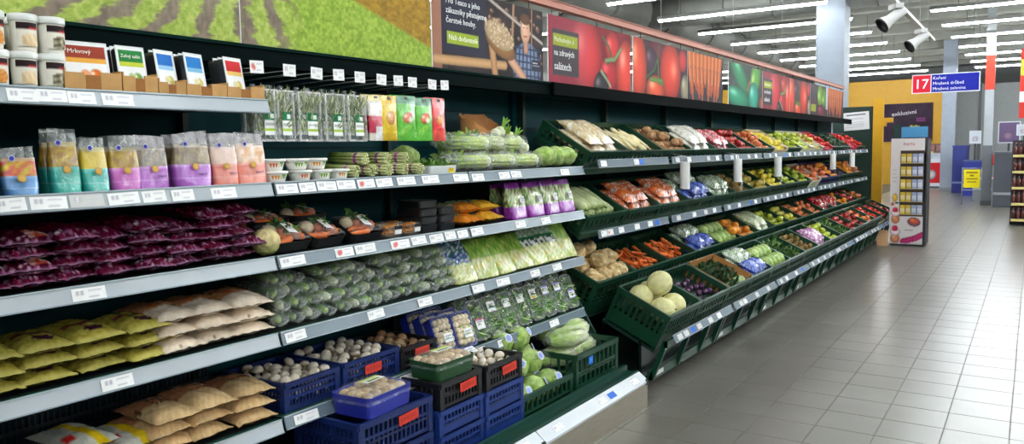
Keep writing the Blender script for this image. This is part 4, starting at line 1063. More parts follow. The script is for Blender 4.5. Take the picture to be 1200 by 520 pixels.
# ---- second shelf: dip cups, asparagus, tray, bagged celery
def build_second_shelf():
    def cup(c):
        m = MB(); m.lathe([(.034, 0), (.036, .004), (.045, .034)], 24, (236, 232, 222)); body = m.mesh('cup_body', 'paint_gloss')
        m = MB(); m.lathe([(.049, .034), (.050, .036), (.050, .043), (.044, .0445), (.001, .0445)], 24, (236, 234, 226)); lid = m.mesh('cup_lid', 'paint_gloss')
        m = MB(); nz = sines(3, 5, 8)
        m.grid(24, 10, lambda u, v: ((.0365+.008*v)*math.sin((u-.5)*2.6), -(.0365+.008*v)*math.cos((u-.5)*2.6), .007+.025*v), lambda u, v: c if .12 < v < .85 and abs(u-.36+.1*(v-.5)) < .17 else ((110, 160, 60) if .56 < u < .78 and v > .25 else ((206, 60, 50) if .8 < u < .9 and .3 < v < .7 else (240, 238, 228))))
        return [('cup', body, None, [('label', m.mesh('cup_label', 'print'))]), ('lid', lid)]
    C = [cup((226, 150, 60)), cup((220, 110, 60)), cup((120, 170, 60))]
    pos = [(1.975, 0), (2.095, 0), (2.20, 0), (2.295, 0), (1.965, 1), (2.08, 1), (2.175, 1)]
    for i, (y, l) in enumerate(pos):
        thing('dip_cup', C[i % 3], SM(-2.385, y, Z2+.0455*l, rnd.uniform(-.3, .3)), 'small white lidded cup in the %s row, %s from the left' % ('upper' if l else 'lower', ORD[i if not l else i-4]), 'cup', 'stacked dip cups')
    # asparagus bundles
    m = MB(); L = .20; g = (110, 140, 60); g2 = (150, 170, 84)
    m.tube([(0, 0, 0), (0, L*.7, 0), (0, L*.82, 0), (0, L*.93, 0), (0, L, 0)], [.0055, .005, .0065, .0048, .001], 6, [(196, 200, 140), g2, g, (80, 112, 50), g])
    spear = m.mesh('spear', 'veg')
    m = MB(); m.lathe([(.026, -.008), (.0265, -.006), (.0265, .006), (.026, .008)], 18, (150, 60, 140), caps=False); band = m.mesh('rubber_band', 'paint')
    for b in range(5):
        y = 2.385+.103*b
        o = empty('asparagus_bundle', SM(-2.36, y, Z2+.030, rnd.uniform(-.15, .15), .04+.05*(b % 2))); tag(o, 'bundle of green asparagus, %s from the dip cups' % ORD[b], 'asparagus', 'asparagus bundles')
        k = 0
        for ring, cnt in ((0, 1), (.0112, 6), (.0218, 11)):
            for i in range(cnt):
                a = 2*PI*i/cnt; obj('spear', spear, o, T((ring*math.cos(a), rnd.uniform(0, .012), ring*math.sin(a))))
        obj('rubber_band', band, o, T((0, .05, 0)) @ Rx(PI/2))
    for b in range(3):
        y = 2.46+.13*b
        o = empty('asparagus_bundle', SM(-2.375, y, Z2+.082, rnd.uniform(-.3, .3), .03)); tag(o, 'bundle of green asparagus lying on top of the others, %s from the left' % ORD[b], 'asparagus', 'asparagus bundles')
        for ring, cnt in ((0, 1), (.0112, 6), (.0215, 10)):
            for i in range(cnt):
                a = 2*PI*i/cnt; obj('spear', spear, o, T((ring*math.cos(a), rnd.uniform(0, .014), ring*math.sin(a))))
        obj('rubber_band', band, o, T((0, .05, 0)) @ Rx(PI/2))
    # white tray with yellow label
    m = MB(); rbox(m, .20, .15, .04, .012, (222, 226, 224), 0, .006, inner=.004); tray = m.mesh('tray', 'paint_gloss')
    lv = leaf_mesh(90, (.17, .12, .03), (.035, .02), [(84, 128, 44), (120, 160, 70)], 8, .5, 1)
    p = Pic(.045, .042, 8, 8, (232, 206, 40)); p.rect(.006, .036, .012, .03, (200, 160, 30))
    thing('greens_tray', [('tray', tray, None, [('yellow_label', p.mesh('label', .001), T((.035, -.083, .0)) @ Rx(-.14))]), ('greens', lv, T((0, 0, .035)))], SM(-2.455, 2.985, Z2), 'white tray with yellow label right of the asparagus', 'tray')
    m = MB(); nz = sines(4, 6, 6)
    # lettuce in a clear bag on the tray behind
    h, wr = LETT[0]
    thing('bagged_lettuce', [('head', h), ('wrap', wr)], SM(-2.62, 2.98, Z2+.075), 'dark green head in clear film behind the white tray', 'lettuce')
    # celery and fennel in clear bags
    def celery(seed, L=.26, n=9, tip=(120, 156, 44), pale=(200, 214, 130)):
        r = random.Random(seed); m = MB()
        for k in range(n):
            a = 2*PI*k/n; rr = .022 if k else 0; x0, z0 = rr*math.cos(a)*1.4, rr*math.sin(a)
            m.tube([(x0*.8, 0, z0*.8), (x0, .03, z0), (x0*1.1, L*.55, z0*1.05), (x0*1.8, L, z0*1.6)], [.010, .015, .011, .006], 7, [(226, 226, 196), pale, mixc(pale, tip, .4), tip])
        stalk = m.mesh('stalks', 'veg')
        lv = leaf_mesh(40, (.11, .07, .06), (.05, .03), [tip, (140, 170, 80)], seed, .6, .3)
        m = MB(); nz = sines(seed, 6, 30)
        m.tube([(0, -.02, 0), (0, -.01, 0), (0, .05, 0), (0, L*.6, 0), (0, L*.95, 0), (0, L+.06, 0)], [.012, .045, .052, .050, .058, .02], 14, (240, 245, 240)); m.V = [(p[0]*1.25+.006*nz(p[1], p[2]), p[1], p[2]+.006*nz(p[0], p[1])) for p in m.V]
        return [('stalks', stalk), ('leaves', lv, T((0, L*.9, 0))), ('bag', m.mesh('bag', 'film'))]
    CE = [celery(1), celery(2, .24, 8, (150, 176, 70), (212, 222, 150)), celery(3, .2, 7, (150, 180, 90), (220, 226, 170))]
    spots = [(3.38, .054, 0, 1.25, 0), (3.62, .054, 1, 1.15, 0), (3.86, .054, 0, 1.2, 0), (3.42, .054, 2, .9, 0), (3.70, .054, 1, .95, 0), (3.92, .054, 2, .9, 0), (3.44, .15, 0, 1.15, .02), (3.60, .15, 2, .8, .08), (3.80, .145, 1, 1.1, .02)]
    for i, (y, z, kk, yw, tl) in enumerate(spots):
        thing('bagged_celery', CE[kk], SM(-2.40-.10*(i in (3, 4, 5))-.05*(z > .1), y, Z2+z, yw, tl), 'pale celery in a clear bag, %s layer, %s from the left' % ('upper' if z > .1 else 'lower', ORD[i] if z < .1 else ORD[i-6]), 'celery', 'bagged celery')
    # wrapped cabbages at the right end
    for i, y in enumerate((4.00, 4.12, 4.235)):
        h, wr = LETT[i % 3]
        thing('wrapped_cabbage', [('head', h), ('wrap', wr)], SM(-2.42, y, Z2+.070, i) @ Sc((1, .95, .9)), 'film wrapped pale cabbage at the right end of the second shelf, %s from the celery' % ORD[i], 'cabbage', 'wrapped cabbages')
    # brown paper bag with white bulbs
    m = MB(); nz = sines(9, 6, 14); K = (176, 124, 72)
    def side(u, v):
        a = 2*PI*u; e = .5; ca, sa = math.cos(a), math.sin(a); k = 1+.10*v+.05*nz(u*3, v*3)
        top = .24+.05*math.cos(a-1.9)+.02*nz(u*6, 0)
        return (.16*math.copysign(abs(ca)**e, ca)*k, .07*math.copysign(abs(sa)**e, sa)*k, v*top)
    m.grid(28, 8, side, lambda u, v: jit(K, 10)); m.grid(28, 8, lambda u, v: tuple(.97*q for q in side(u, v)[:2])+(side(u, v)[2],), lambda u, v: jit((150, 100, 56), 10), True, True)
    pb = m.mesh('paper_bag', 'card')
    M0 = SM(-2.66, 3.74, Z2+.002, 0, .0)
    thing('paper_bag', pb, M0 @ Sc((1.1, 1, 1.12)), 'open brown paper bag standing behind the bagged celery', 'bag')
    m = MB(); q = random.Random(3); nzz = sines(1, 4, 3)
    m.blob((0, 0, 0), (.034, .034, .03), 14, 9, None, lambda n: .05*nzz(n.x, n.y, n.z), lambda n: mixc((232, 232, 206), (206, 214, 160), max(0, n.z)))
    for k in range(5): m.tube([(0, 0, .02), (.006*math.cos(k*1.3), .006*math.sin(k*1.3), .05), (.022*math.cos(k*1.3), .022*math.sin(k*1.3), .085)], [.007, .006, .003], 6, [(206, 216, 150), (140, 180, 70), (100, 150, 50)])
    fen = m.mesh('fennel', 'veg')
    for i, (dx, dy, dz, ry) in enumerate(((-.02, -.115, .215, .4), (.05, -.13, .185, -.8), (.11, -.14, .16, -1.2), (.17, -.15, .12, -1.2), (-.06, -.11, .20, 1.2), (.02, -.17, .16, .5))):
        thing('fennel_bulb', fen, M0 @ T((dx, dy, dz)) @ Ry(ry) @ Rx(.3), 'white fennel bulb in front of the brown paper bag', 'fennel', 'white fennel bulbs')
build_second_shelf()
# ================================================================== third, fourth, fifth shelf and deck of the refrigerated cabinets
def film_lid(w, d, z, seed, mat='film_soft', bow=.010):
    nz = sines(seed, 6, 40); m = MB()
    m.grid(8, 8, lambda u, v: ((u-.5)*w, (v-.5)*d, z+bow*math.sin(PI*u)*math.sin(PI*v)+.002*nz(u*w, v*d)), (240, 244, 242)); return m.mesh('film_lid', mat)
def white_label(w, h, kind='w'):
    p = Pic(w, h, 12, 14, (242, 242, 238)); p.rect(w*.15, w*.85, h*.62, h*.72, (170, 170, 172)); p.rect(w*.15, w*.65, h*.42, h*.5, (186, 186, 188))
    if kind == 'g': p.rect(0, w, h*.80, h, (70, 140, 70))
    if kind == 'p': p.rect(0, w, h*.80, h, (190, 90, 120))
    if kind == 'v': p.rect(0, w, h*.82, h, (130, 110, 190)); p.rect(0, w, 0, h*.12, (110, 100, 180))
    if kind == 't': p.rect(0, w, h*.30, h*.42, (60, 160, 170))
    if kind == 'y': p.rect(w*.1, w*.9, h*.05, h*.3, (214, 200, 70))
    return p.mesh('label', .0012, (235, 235, 232), 'print_matte')

def build_third_shelf():
    # mixed soup vegetable trays
    def vegtray(seed):
        r = random.Random(seed); w, d, h = .17, .14, .045
        m = MB(); rbox(m, w, d, h, .018, (34, 36, 36), 0, .008, inner=.004); tray = m.mesh('tray', 'paint_gloss')
        parts = [('tray', tray)]
        for k in range(3):
            parts.append(('carrot', CARROT[(k+seed) % 4], T((r.uniform(-.05, .05), -.035+.018*k, .032)) @ Rz(PI/2+r.uniform(-.3, .3)) @ Sc((1.25, .75, 1.25))))
        m = MB(); nz = sines(seed, 5, 60); m.blob((0, 0, 0), (.034, .03, .026), 10, 7, (226, 206, 170), lambda n: .14*nz(n.x*.05, n.y*.05, n.z*.05)); cel = m.mesh('celeriac_piece', 'veg')
        m = MB(); m.blob((0, 0, 0), (.024, .022, .022), 10, 7, (196, 112, 76)); oni = m.mesh('onion', 'veg_gloss')
        parts += [('celeriac_piece', cel, T((-.045, .03, .040)) @ Rz(r.random()*3)), ('celeriac_piece', cel, T((.045, .035, .042)) @ Rz(r.random()*3)), ('onion', oni, T((.0, .01, .046))), ('onion', oni, T((.055, -.012, .044)))]
        parts.append(('parsley', leaf_mesh(36, (.06, .09, .02), (.03, .02), [(60, 104, 40), (96, 140, 60)], seed, .5, .5), T((.01, .03, .055))))
        parts.append(('film_lid', film_lid(w, d, h+.008, seed, bow=.024)))
        parts.append(('label', white_label(.05, .062), T((-.012, -.045, h+.030)) @ Rx(-PI/2+.1) @ Rz(.2)))
        return parts
    VT = [vegtray(s) for s in (1, 2, 3)]
    for i, (y, z, x, tl) in enumerate(((2.045, .0, -2.455, .42), (2.225, .0, -2.45, .42), (2.45, .0, -2.45, .48))):
        thing('soup_vegetable_tray', VT[i], SM(x, y, Z3+.032, rnd.uniform(-.1, .1), tl), 'film wrapped tray of soup vegetables propped at the shelf front, %s from the left' % ORD[i], 'tray', 'soup vegetable trays')
    for i, (y, z) in enumerate(((2.07, .075), (2.27, .085))):
        thing('soup_vegetable_tray', VT[(i+1) % 3], SM(-2.60, y, Z3+z, .1, .06), 'soup vegetable tray lying behind, %s' % ['left one', 'on top at the back'][i], 'tray', 'soup vegetable trays')
    for i, y in enumerate((2.07, 2.27)):
        thing('soup_vegetable_tray', VT[i], SM(-2.605, y, Z3, 0, 0), 'soup vegetable tray at the very back bottom, %s' % ['left', 'right'][i], 'tray', 'soup vegetable trays')
    # cauliflower with red cabbage leaves between the bags and the trays
    m = MB(); nz = sines(7, 6, 5); m.blob((0, 0, 0), (.055, .05, .05), 18, 12, None, lambda n: .12*abs(nz(n.x*2, n.y*2, n.z*2)), lambda n: mixc((226, 208, 150), (170, 186, 96), max(0, -n.z+.2*nz(n.x, n.y, n.z))))
    thing('cauliflower', m.mesh('cauliflower', 'veg_rough'), SM(-2.405, 1.935, Z3+.052), 'pale yellow cauliflower beside the red cabbage stacks', 'cauliflower')
    # orange snack cups
    m = MB(); rbox(m, .085, .085, .055, .014, (60, 44, 34), 0, .004, inner=.002); cup = m.mesh('cup', 'clear_plastic')
    m = MB(); r = random.Random(4)
    for k in range(26): m.M = T((r.uniform(-.032, .032), r.uniform(-.032, .032), r.uniform(.012, .055))) @ Rz(r.random()*6) @ Rx(r.random()*3); m.box(-.018, .018, -.005, .005, -.005, .005, jit((222, 140, 40), 26, r))
    st = m.mesh('sticks', 'veg')
    p = Pic(.05, .04, 10, 8, (40, 34, 34)); p.rect(.004, .046, .004, .022, (236, 236, 232)); lab = p.mesh('label', .0012)
    for i, y in enumerate((2.625, 2.755)):
        thing('snack_cup', [('cup', cup, None, [('label', lab, T((-.012, -.050, .012)) @ Rx(.05))]), ('sticks', st)], SM(-2.42, y, Z3, .1*i), 'square clear cup of orange vegetable sticks, %s one' % ['left', 'right'][i], 'cup', 'orange snack cups')
        thing('snack_cup', [('cup', cup), ('sticks', st)], SM(-2.53, y+.01, Z3, .1*i), 'clear cup of orange sticks in the second row, %s one' % ['left', 'right'][i], 'cup', 'orange snack cups')
    # black sealed trays stacked
    m = MB(); rbox(m, .115, .15, .032, .012, (26, 27, 30), 0, .006); bt = m.mesh('tray', 'paint_gloss'); fl = film_lid(.125, .16, .034, 5, 'film', .004)
    for j, y in enumerate((2.875, 3.015)):
        for k in range(4-j):
            thing('black_tray_pack', [('tray', bt), ('film_lid', fl)], SM(-2.46, y, Z3+.039*k, rnd.uniform(-.05, .05)), '%s black film sealed tray of the %s pile' % (LAYER[4-j][k], ['left', 'right'][j]), 'tray', 'black trays in piles')
    # orange and yellow salad bags
    def cf(c1, c2):
        return lambda a, b, s, nz: mixc(c1, c2, max(0, min(1, .5+nz(a*4, b*4)))) if b < -.2 or abs(a) > .85 else mixc((90, 120, 50), (216, 220, 200), max(0, min(1, .4+1.2*nz(a*7, b*7))))
    OB = [pouch(.19, .24, .06, cf((226, 120, 24), (240, 160, 60)), 61), pouch(.19, .24, .06, cf((230, 160, 30), (240, 190, 70)), 62)]
    for i, (y, z, k) in enumerate(((3.215, 0, 0), (3.40, 0, 1), (3.54, .008, 1), (3.25, .055, 0), (3.42, .055, 1))):
        if i == 2: continue
        thing('salad_bag', OB[k], SM(-2.355-.05*(z > .02), y, Z3+z, rnd.uniform(-.15, .15), .03), '%s bag of salad mix, %s layer' % (['orange', 'yellow orange'][k], 'upper' if z > .02 else 'lower'), 'bag', 'orange salad bags')
    # purple salad bags standing upright
    def pur(seed):
        nz = sines(seed, 6, 50)
        def cfp(t, a, q):
            if t < .36 or t > .84: return mixc((126, 30, 140), (166, 70, 176), max(0, min(1, .5+q)))
            return mixc((70, 120, 30), (220, 226, 170), max(0, min(1, .5+1.8*q))) if q > -.30 else (130, 30, 80)
        b = ring_bag(.17, .085, .20, [i/22 for i in range(23)], cfp, seed, 'pack', 44, pinch=1.8, wr=.004, lean=.03)
        return [('bag', b), ('label', white_label(.04, .045), T((.01, -.033, .082)) @ Rx(-.25))]
    PB = [pur(1), pur(2)]
    for i, (y, x) in enumerate(((3.66, -2.405), (3.84, -2.40), (4.02, -2.40), (4.19, -2.40))):
        thing('purple_salad_bag', PB[i % 2], SM(x, y, Z3, rnd.uniform(-.1, .1)), 'purple bag of mixed leaf salad on the third shelf, %s from the left' % ORD[i], 'bag', 'purple salad bags')
        thing('purple_salad_bag', PB[(i+1) % 2], SM(x-.10, y+.02, Z3, rnd.uniform(-.1, .1)), 'purple salad bag in the second row, %s from the left' % ORD[i], 'bag', 'purple salad bags')
build_third_shelf()

def build_fourth_shelf():
    # long shrink wrapped greens lying with their ends to the front, in layers
    def wrapped(seed):
        r = random.Random(seed); L = .30; m = MB(); nz = sines(seed, 7, 85)
        m.tube([(0, 0, 0), (0, .01, 0), (0, .05, 0), (0, L*.6, 0), (0, L, 0)], [.004, .016, .021, .020, .012], 10, [[(186, 206, 130), (130, 166, 80), (96, 140, 66), (70, 112, 52), (54, 90, 44)], [(226, 228, 200), (206, 214, 176), (160, 184, 110), (96, 134, 64), (60, 96, 46)], [(150, 170, 96), (84, 124, 56), (60, 100, 46), (50, 86, 40), (40, 74, 36)]][seed])
        core = m.mesh('stem', 'veg')
        m = MB(); m.tube([(0, -.035, .006), (0, -.012, .002), (0, .0, 0), (0, .06, 0), (0, .16, 0), (0, L, 0)], [.024, .014, .025, .029, .029, .024], 16, (232, 240, 232))
        m.V = [(p[0]*1.4+.007*nz(p[1], p[2]), p[1]+.006*nz(p[0], p[2]), p[2]*.95+.006*nz(p[0], p[1])) for p in m.V]
        return [('greens', core), ('wrap', m.mesh('wrap', 'film'))]
    WR = [wrapped(s) for s in range(3)]
    lab = white_label(.055, .03, 'g')
    n = 0
    for k in range(4):
        for i in range(14):
            y = 1.975+.080*i+.026*(k % 2)
            if y > 3.10 or (k == 3 and i % 4 == 2): continue
            parts = list(WR[(i*2+k) % 3])
            if k == 3: parts.append(('label', lab, T((-.028, .035, .044)) @ Rx(-PI/2+.3)))
            thing('wrapped_greens', parts, SM(-2.385-.018*k+rnd.uniform(-.015, .015), y+rnd.uniform(-.014, .014), Z4+.026+.050*k+rnd.uniform(0, .006), rnd.uniform(-.5, .1), .04+.03*k) @ Sc((rnd.uniform(.85, 1.2), rnd.uniform(.9, 1.05), rnd.uniform(.85, 1.05))), 'film wrapped long green vegetable, %s layer, %s from the left' % (LAYER[4][k], ORD[i]), 'vegetable', 'film wrapped greens in layers')
    # cut salad bags: printed upper part, sprouts showing below
    def saladbag(seed, kind):
        nz = sines(seed, 6, 50)
        def cfp(t, a, q):
            if kind == 'blue' and t > .42: return (40, 90, 170) if q > .05 else ((226, 230, 236) if q > -.12 else (60, 120, 60))
            if kind == 'lime' and t > .5: return mixc((84, 140, 36), (186, 206, 100), max(0, min(1, .5+q)))
            if kind == 'sign' and t > .52:
                if t > .70 and t < .78: return (30, 96, 56)
                if t <= .70: return (232, 234, 226) if q > -.05 else (50, 70, 50)
                return mixc((110, 150, 110), (206, 216, 200), max(0, min(1, .5+q)))
            return mixc((150, 176, 72), (232, 226, 170), max(0, min(1, .5+1.7*q))) if q > -.4 else (196, 170, 60)
        b = ring_bag(.18, .10, .22, [i/24 for i in range(25)], cfp, seed, 'pack_crinkle' if kind == 'blue' else 'pack', 44, pinch=1.5, wr=.006, lean=.07)
        return b
    BB = {k: saladbag(s, k) for k, s in (('blue', 1), ('lime', 2), ('sign', 3))}
    seq = [('blue', 3.16), ('lime', 3.345), ('lime', 3.535), ('lime', 3.71), ('sign', 3.88), ('sign', 4.06), ('lime', 4.215)]
    names = {'blue': 'blue and white printed', 'lime': 'lime green', 'sign': 'pale bag with dark green stripe, printed'}
    for i, (k, y) in enumerate(seq):
        thing('salad_bag', BB[k], SM(-2.41, y, Z4, rnd.uniform(-.16, .16), -.12+rnd.uniform(-.06, .06)) @ Sc((1, 1, rnd.uniform(.88, 1.08))), '%s salad bag, %s in its row on the fourth shelf' % (names[k].replace('pale bag with dark green stripe, printed', 'pale green striped'), ORD[i]), 'bag', 'cut salad bags')
        thing('salad_bag', BB[k], SM(-2.53, y+.01, Z4+.012, rnd.uniform(-.08, .08), -.08), '%s salad bag behind the front row, %s from the left' % (names[k].split()[0], ORD[i]), 'bag', 'cut salad bags')
build_fourth_shelf()

def fill_mushrooms(M0, L, D, z, meshes, group, lab, seed, r=.026, layers=2, cat='mushroom'):
    q = random.Random(seed); n = 0
    nx, ny = int((L-.03)/(2*r)), int((D-.03)/(2*r))
    for k in range(layers):
        for i in range(nx-(k % 2)):
            for j in range(ny-(k % 2)):
                if k and q.random() < .25: continue
                if k == 0 and layers == 3 and not (j == 0 or i == 0 or i == nx-1): continue
                x = .015+r+i*(L-.03-2*r)/max(1, nx-1)+(k % 2)*r+q.uniform(-.005, .005); y = .015+r+j*(D-.03-2*r)/max(1, ny-1)+(k % 2)*r+q.uniform(-.005, .005)
                thing('mushroom', meshes[q.randrange(3)], M0 @ T((x, y, z+.020+k*.030)) @ Rz(q.random()*6) @ Rx(q.uniform(-.9, .9)), lab, cat, group)

def build_fifth_shelf():
    blue = crate_mesh(.29, .36, .115, BLUE_C, 16, 18, .022, .006, .007, .018, (.045, .072))
    blue2 = crate_mesh(.34, .36, .120, BLUE_C, 18, 18, .024, .006, .007, .018, (.048, .078))
    black = crate_mesh(.25, .34, .105, BLACK_C, 12, 14, .050, .007, .007, .020, (.05,))
    p = Pic(.10, .040, 20, 8, (206, 60, 44)); 
    for i in range(5): p.rect(.008+.018*i, .02+.018*i, .012, .026, (170, 44, 34))
    red = p.mesh('red_card', .0015, (206, 60, 44), 'print_matte')
    def crate(name, mesh, M, lab, redlab=None, cat='crate'):
        parts = [('crate_body', mesh)]
        if redlab: parts.append(('red_card', red, T(redlab)))
        thing(name, parts, M, lab, cat, 'mushroom crates')
    M1 = SM(-2.362, 1.955, Z5, .02); crate('mushroom_crate', blue, M1, 'blue lattice crate of white mushrooms nearest the tan bags')
    fill_mushrooms(M1, .29, .36, .022, WM, 'white mushrooms in the left blue crate', 'white mushroom in the blue crate nearest the tan bags', 1, layers=3)
    M2 = SM(-2.362, 2.265, Z5); crate('mushroom_crate', blue2, M2, 'blue lattice crate of white mushrooms with a red card', (.12, -.010, .045))
    fill_mushrooms(M2, .34, .36, .024, WM, 'white mushrooms in the crate with red card', 'white mushroom in the blue crate with the red card', 2, layers=3)
    M3 = SM(-2.365, 2.625, Z5); crate('mushroom_crate', black, M3, 'black crate of brown mushrooms with a red card on the fifth shelf', (.09, -.010, .045))
    fill_mushrooms(M3, .25, .34, .050, BM, 'brown mushrooms in the black crate', 'brown mushroom in the black crate on the fifth shelf', 3, .028)
    # blue punnets standing on edge
    m = MB(); rbox(m, .125, .17, .055, .014, (36, 60, 170), 0, .008, inner=.003); pun = m.mesh('punnet', 'paint_gloss')
    m = MB(); q = random.Random(2)
    for i in range(4):
        for j in range(5): m.blob((-.045+.03*i+q.uniform(-.004, .004), -.06+.03*j+q.uniform(-.004, .004), .050+q.uniform(-.003, .004)), (.017, .017, .015), 9, 6, jit((226, 206, 170), 14, q))
    ms = m.mesh('mushrooms', 'veg'); fl = film_lid(.135, .18, .062, 3, 'film_soft', .006); lb = white_label(.06, .045, 't')
    for i, (y, x) in enumerate(((2.945, -2.42), (3.08, -2.40), (2.95, -2.50), (3.085, -2.49), (2.95, -2.58), (3.08, -2.58))):
        thing('mushroom_punnet', [('punnet', pun), ('mushrooms', ms), ('film_lid', fl), ('label', lb, T((-.02, -.045, .070)) @ Rx(-PI/2))], SM(x, y, Z5+.088, rnd.uniform(-.08, .08), 1.22), 'blue punnet of mushrooms standing on edge, %s row, %s' % (['front', 'middle', 'rear'][i//2], ['left', 'right'][i % 2]), 'punnet', 'blue mushroom punnets')
    # clear salad boxes leaning back
    m = MB(); rbox(m, .104, .20, .050, .018, (225, 238, 230), 0, .005, inner=.0015); box = m.mesh('box', 'clear_plastic')
    m = MB(); rbox(m, .114, .210, .008, .020, (225, 238, 230), 0, -.004); lid = m.mesh('lid', 'clear_plastic')
    m = MB(); rbox(m, .118, .214, .005, .022, (232, 240, 236), 0, 0, inner=.0045, cap=False); m.F = [f for f in m.F if len(f) == 4]; m.S = m.S[:len(m.F)]; m.I = m.I[:len(m.F)]; rim = m.mesh('rim', 'film_milky')
    LV = [leaf_mesh(110, (.082, .165, .034), (.045, .018), [(96, 150, 44), (130, 180, 66), (70, 120, 36), (190, 210, 140)], s, .6, .4) for s in (1, 2, 3)]
    kinds = ['p', 't', 'g', 'g', 'y', 'v', 'v', 'v']
    for i in range(8):
        y = 3.235+.138*i
        for k in range(2):
            up = .055 if i % 2 else .06
            thing('salad_box', [('box', box, None, [('leaves', LV[(i+k) % 3], T((0, 0, .028)))]), ('lid', lid, T((0, 0, .052))), ('rim', rim, T((0, 0, .050))), ('label', white_label(.066, .056, kinds[i]), T((-.035, -.05 if i == 0 or i == 7 else .02, .0655)) @ Rx(-PI/2))],
                  SM(-2.425-.085*k, y+.012*k, Z5+.098, rnd.uniform(-.06, .06), 1.16), 'clear box of leaf salad with a label, %s, %s from the mushroom punnets' % (['front row', 'rear row'][k], ORD[i]), 'box', 'clear salad boxes')
build_fifth_shelf()

def build_deck_goods():
    zd = .2015
    blueA = crate_mesh(.44, .36, .155, BLUE_C, 16, 14, .07, .010, .010, .024, (.08,))
    blueS = crate_mesh(.32, .36, .115, (18, 46, 112), 12, 12, .05, .010, .010, .022, (.055,), solid_low=.02)
    blackS = crate_mesh(.30, .36, .120, BLACK_C, 12, 12, .062, .010, .010, .022, (.06,))
    p = Pic(.12, .042, 20, 8, (206, 60, 44)); [p.rect(.008+.02*i, .02+.02*i, .012, .028, (170, 44, 34)) for i in range(5)]
    red = p.mesh('red_card', .0015, (206, 60, 44), 'print_matte')
    def crate(mesh, M, lab, rc=None):
        parts = [('crate_body', mesh)]
        if rc: parts.append(('red_card', red, T(rc) @ Ry(-.05)))
        thing('crate', parts, M, lab, 'crate', 'crates on the lowest deck')
    crate(blueA, SM(-2.12, 2.10, zd), 'bottom blue crate of the wide stack on the lowest deck')
    crate(blueA, SM(-2.12, 2.10, zd+.157), 'wide blue crate with a red card under the large mushroom packs', (.22, -.012, .085))
    crate(blueS, SM(-2.10, 2.565, zd), 'lower blue crate of the middle stack'); crate(blueS, SM(-2.10, 2.565, zd+.116), 'upper blue crate of the middle stack under a black one')
    crate(blackS, SM(-2.10, 2.575, zd+.232), 'black crate with red card carrying the green mushroom pack', (.13, -.012, .05))
    crate(blueS, SM(-2.09, 2.895, zd), 'bottom blue crate next to the lettuces'); crate(blueS, SM(-2.09, 2.895, zd+.116), 'second blue crate next to the lettuces')
    crate(blackS, SM(-2.09, 2.905, zd+.232), 'black crate with red card beside the iceberg lettuces', (.12, -.012, .05))
    crate(blueA, SM(-2.16, 1.62, zd), 'blue crate at the bottom left under the lowest shelf')
    # large mushroom packs
    def bigpack(w, d, h, c, seed):
        m = MB(); rbox(m, w, d, h, .02, c, 0, .01, inner=.004); tr = m.mesh('punnet', 'paint_gloss'); q = random.Random(seed); m = MB()
        for i in range(5):
            for j in range(4): m.blob((-w*.38+w*.19*i+q.uniform(-.006, .006), -d*.34+d*.23*j+q.uniform(-.006, .006), h-.012+q.uniform(-.006, .006)), (.026, .026, .02), 10, 7, jit((206, 178, 140), 20, q))
        ms = m.mesh('mushrooms', 'veg')
        nz = sines(seed, 6, 30); m = MB()
        def fn(u, v):
            a, b = 2*u-1, 2*v-1; k = max(abs(a), abs(b)); return (a*(w*.5+.014), b*(d*.5+.014), h+.022-.05*max(0, k-.75)/.25+.004*nz(a*.1, b*.1))
        m.grid(12, 12, fn, (240, 244, 246)); 
        pl = Pic(.11, .05, 22, 10, (238, 238, 232)); pl.rect(0, .11, .032, .05, (190, 206, 80)); pl.rect(.02, .09, .010, .02, (110, 140, 60))
        return [('punnet', tr), ('mushrooms', ms), ('wrap', m.mesh('wrap', 'film_soft')), ('label', pl.mesh('label', .001), T((-.04, -.01, h+.026)) @ Rx(-PI/2))]
    thing('mushroom_pack', bigpack(.26, .19, .085, (40, 48, 150), 1), SM(-2.225, 2.29, zd+.3135, .06), 'large blue pack of brown mushrooms on top of the wide blue crate', 'pack')
    thing('mushroom_pack', bigpack(.24, .17, .08, (30, 72, 36), 2), SM(-2.20, 2.715, zd+.3535, -.04), 'dark green pack of brown mushrooms lying on the black crate', 'pack')
    M = SM(-2.09, 2.905, zd+.232); fill_mushrooms(M, .30, .34, .062, WM, 'white mushrooms beside the lettuces', 'white mushroom in the black crate beside the lettuces', 5, .028)
    lb = white_label(.07, .045, 't')
    thing('paper_slip', lb, M @ T((.05, .13, .152)) @ Rx(-1.1), 'white printed slip lying on the mushrooms in the black crate', 'slip')
    # bagged mushrooms at the bottom left
    def cfm(a, b, s, nz): return mixc((150, 110, 80), (214, 196, 176), max(0, min(1, .5+1.4*nz(a*5, b*5)))) if abs(b) < .45 else ((70, 66, 170) if nz(a*3, b*3) > 0 else (206, 206, 226))
    MBG = [pouch(.18, .24, .07, cfm, s, mat='pack_crinkle') for s in (71, 72)]
    for i, (y, z, x) in enumerate(((1.72, .10, -2.17), (1.90, .10, -2.17), (2.20, .233, -2.31), (1.80, .155, -2.18), (2.40, .233, -2.33))):
        if i in (2, 4): continue
        thing('bagged_mushrooms', MBG[i % 2], SM(x, y, zd+z-.03, rnd.uniform(-.3, .3)), 'blue and clear bag of brown mushrooms in the bottom left crate, %s' % ['left', 'right', '', 'on top'][i], 'bag', 'bagged mushrooms')
    # lettuces
    gl = crate_mesh(.52, .38, .115, GREEN_C, 10, 8, .014, .014, .012, .028)
    thing('green_crate', gl, SM(-2.10, 3.215, zd), 'low green crate full of iceberg lettuces', 'crate', 'green crates on the deck')
    gh = crate_mesh(.52, .40, .205, GREEN_C, 9, 7, .085, .014, .012, .030, (.09,))
    pb = Pic(.05, .045, 8, 8, (40, 110, 206)); pb.rect(.008, .042, .012, .034, (80, 150, 230))
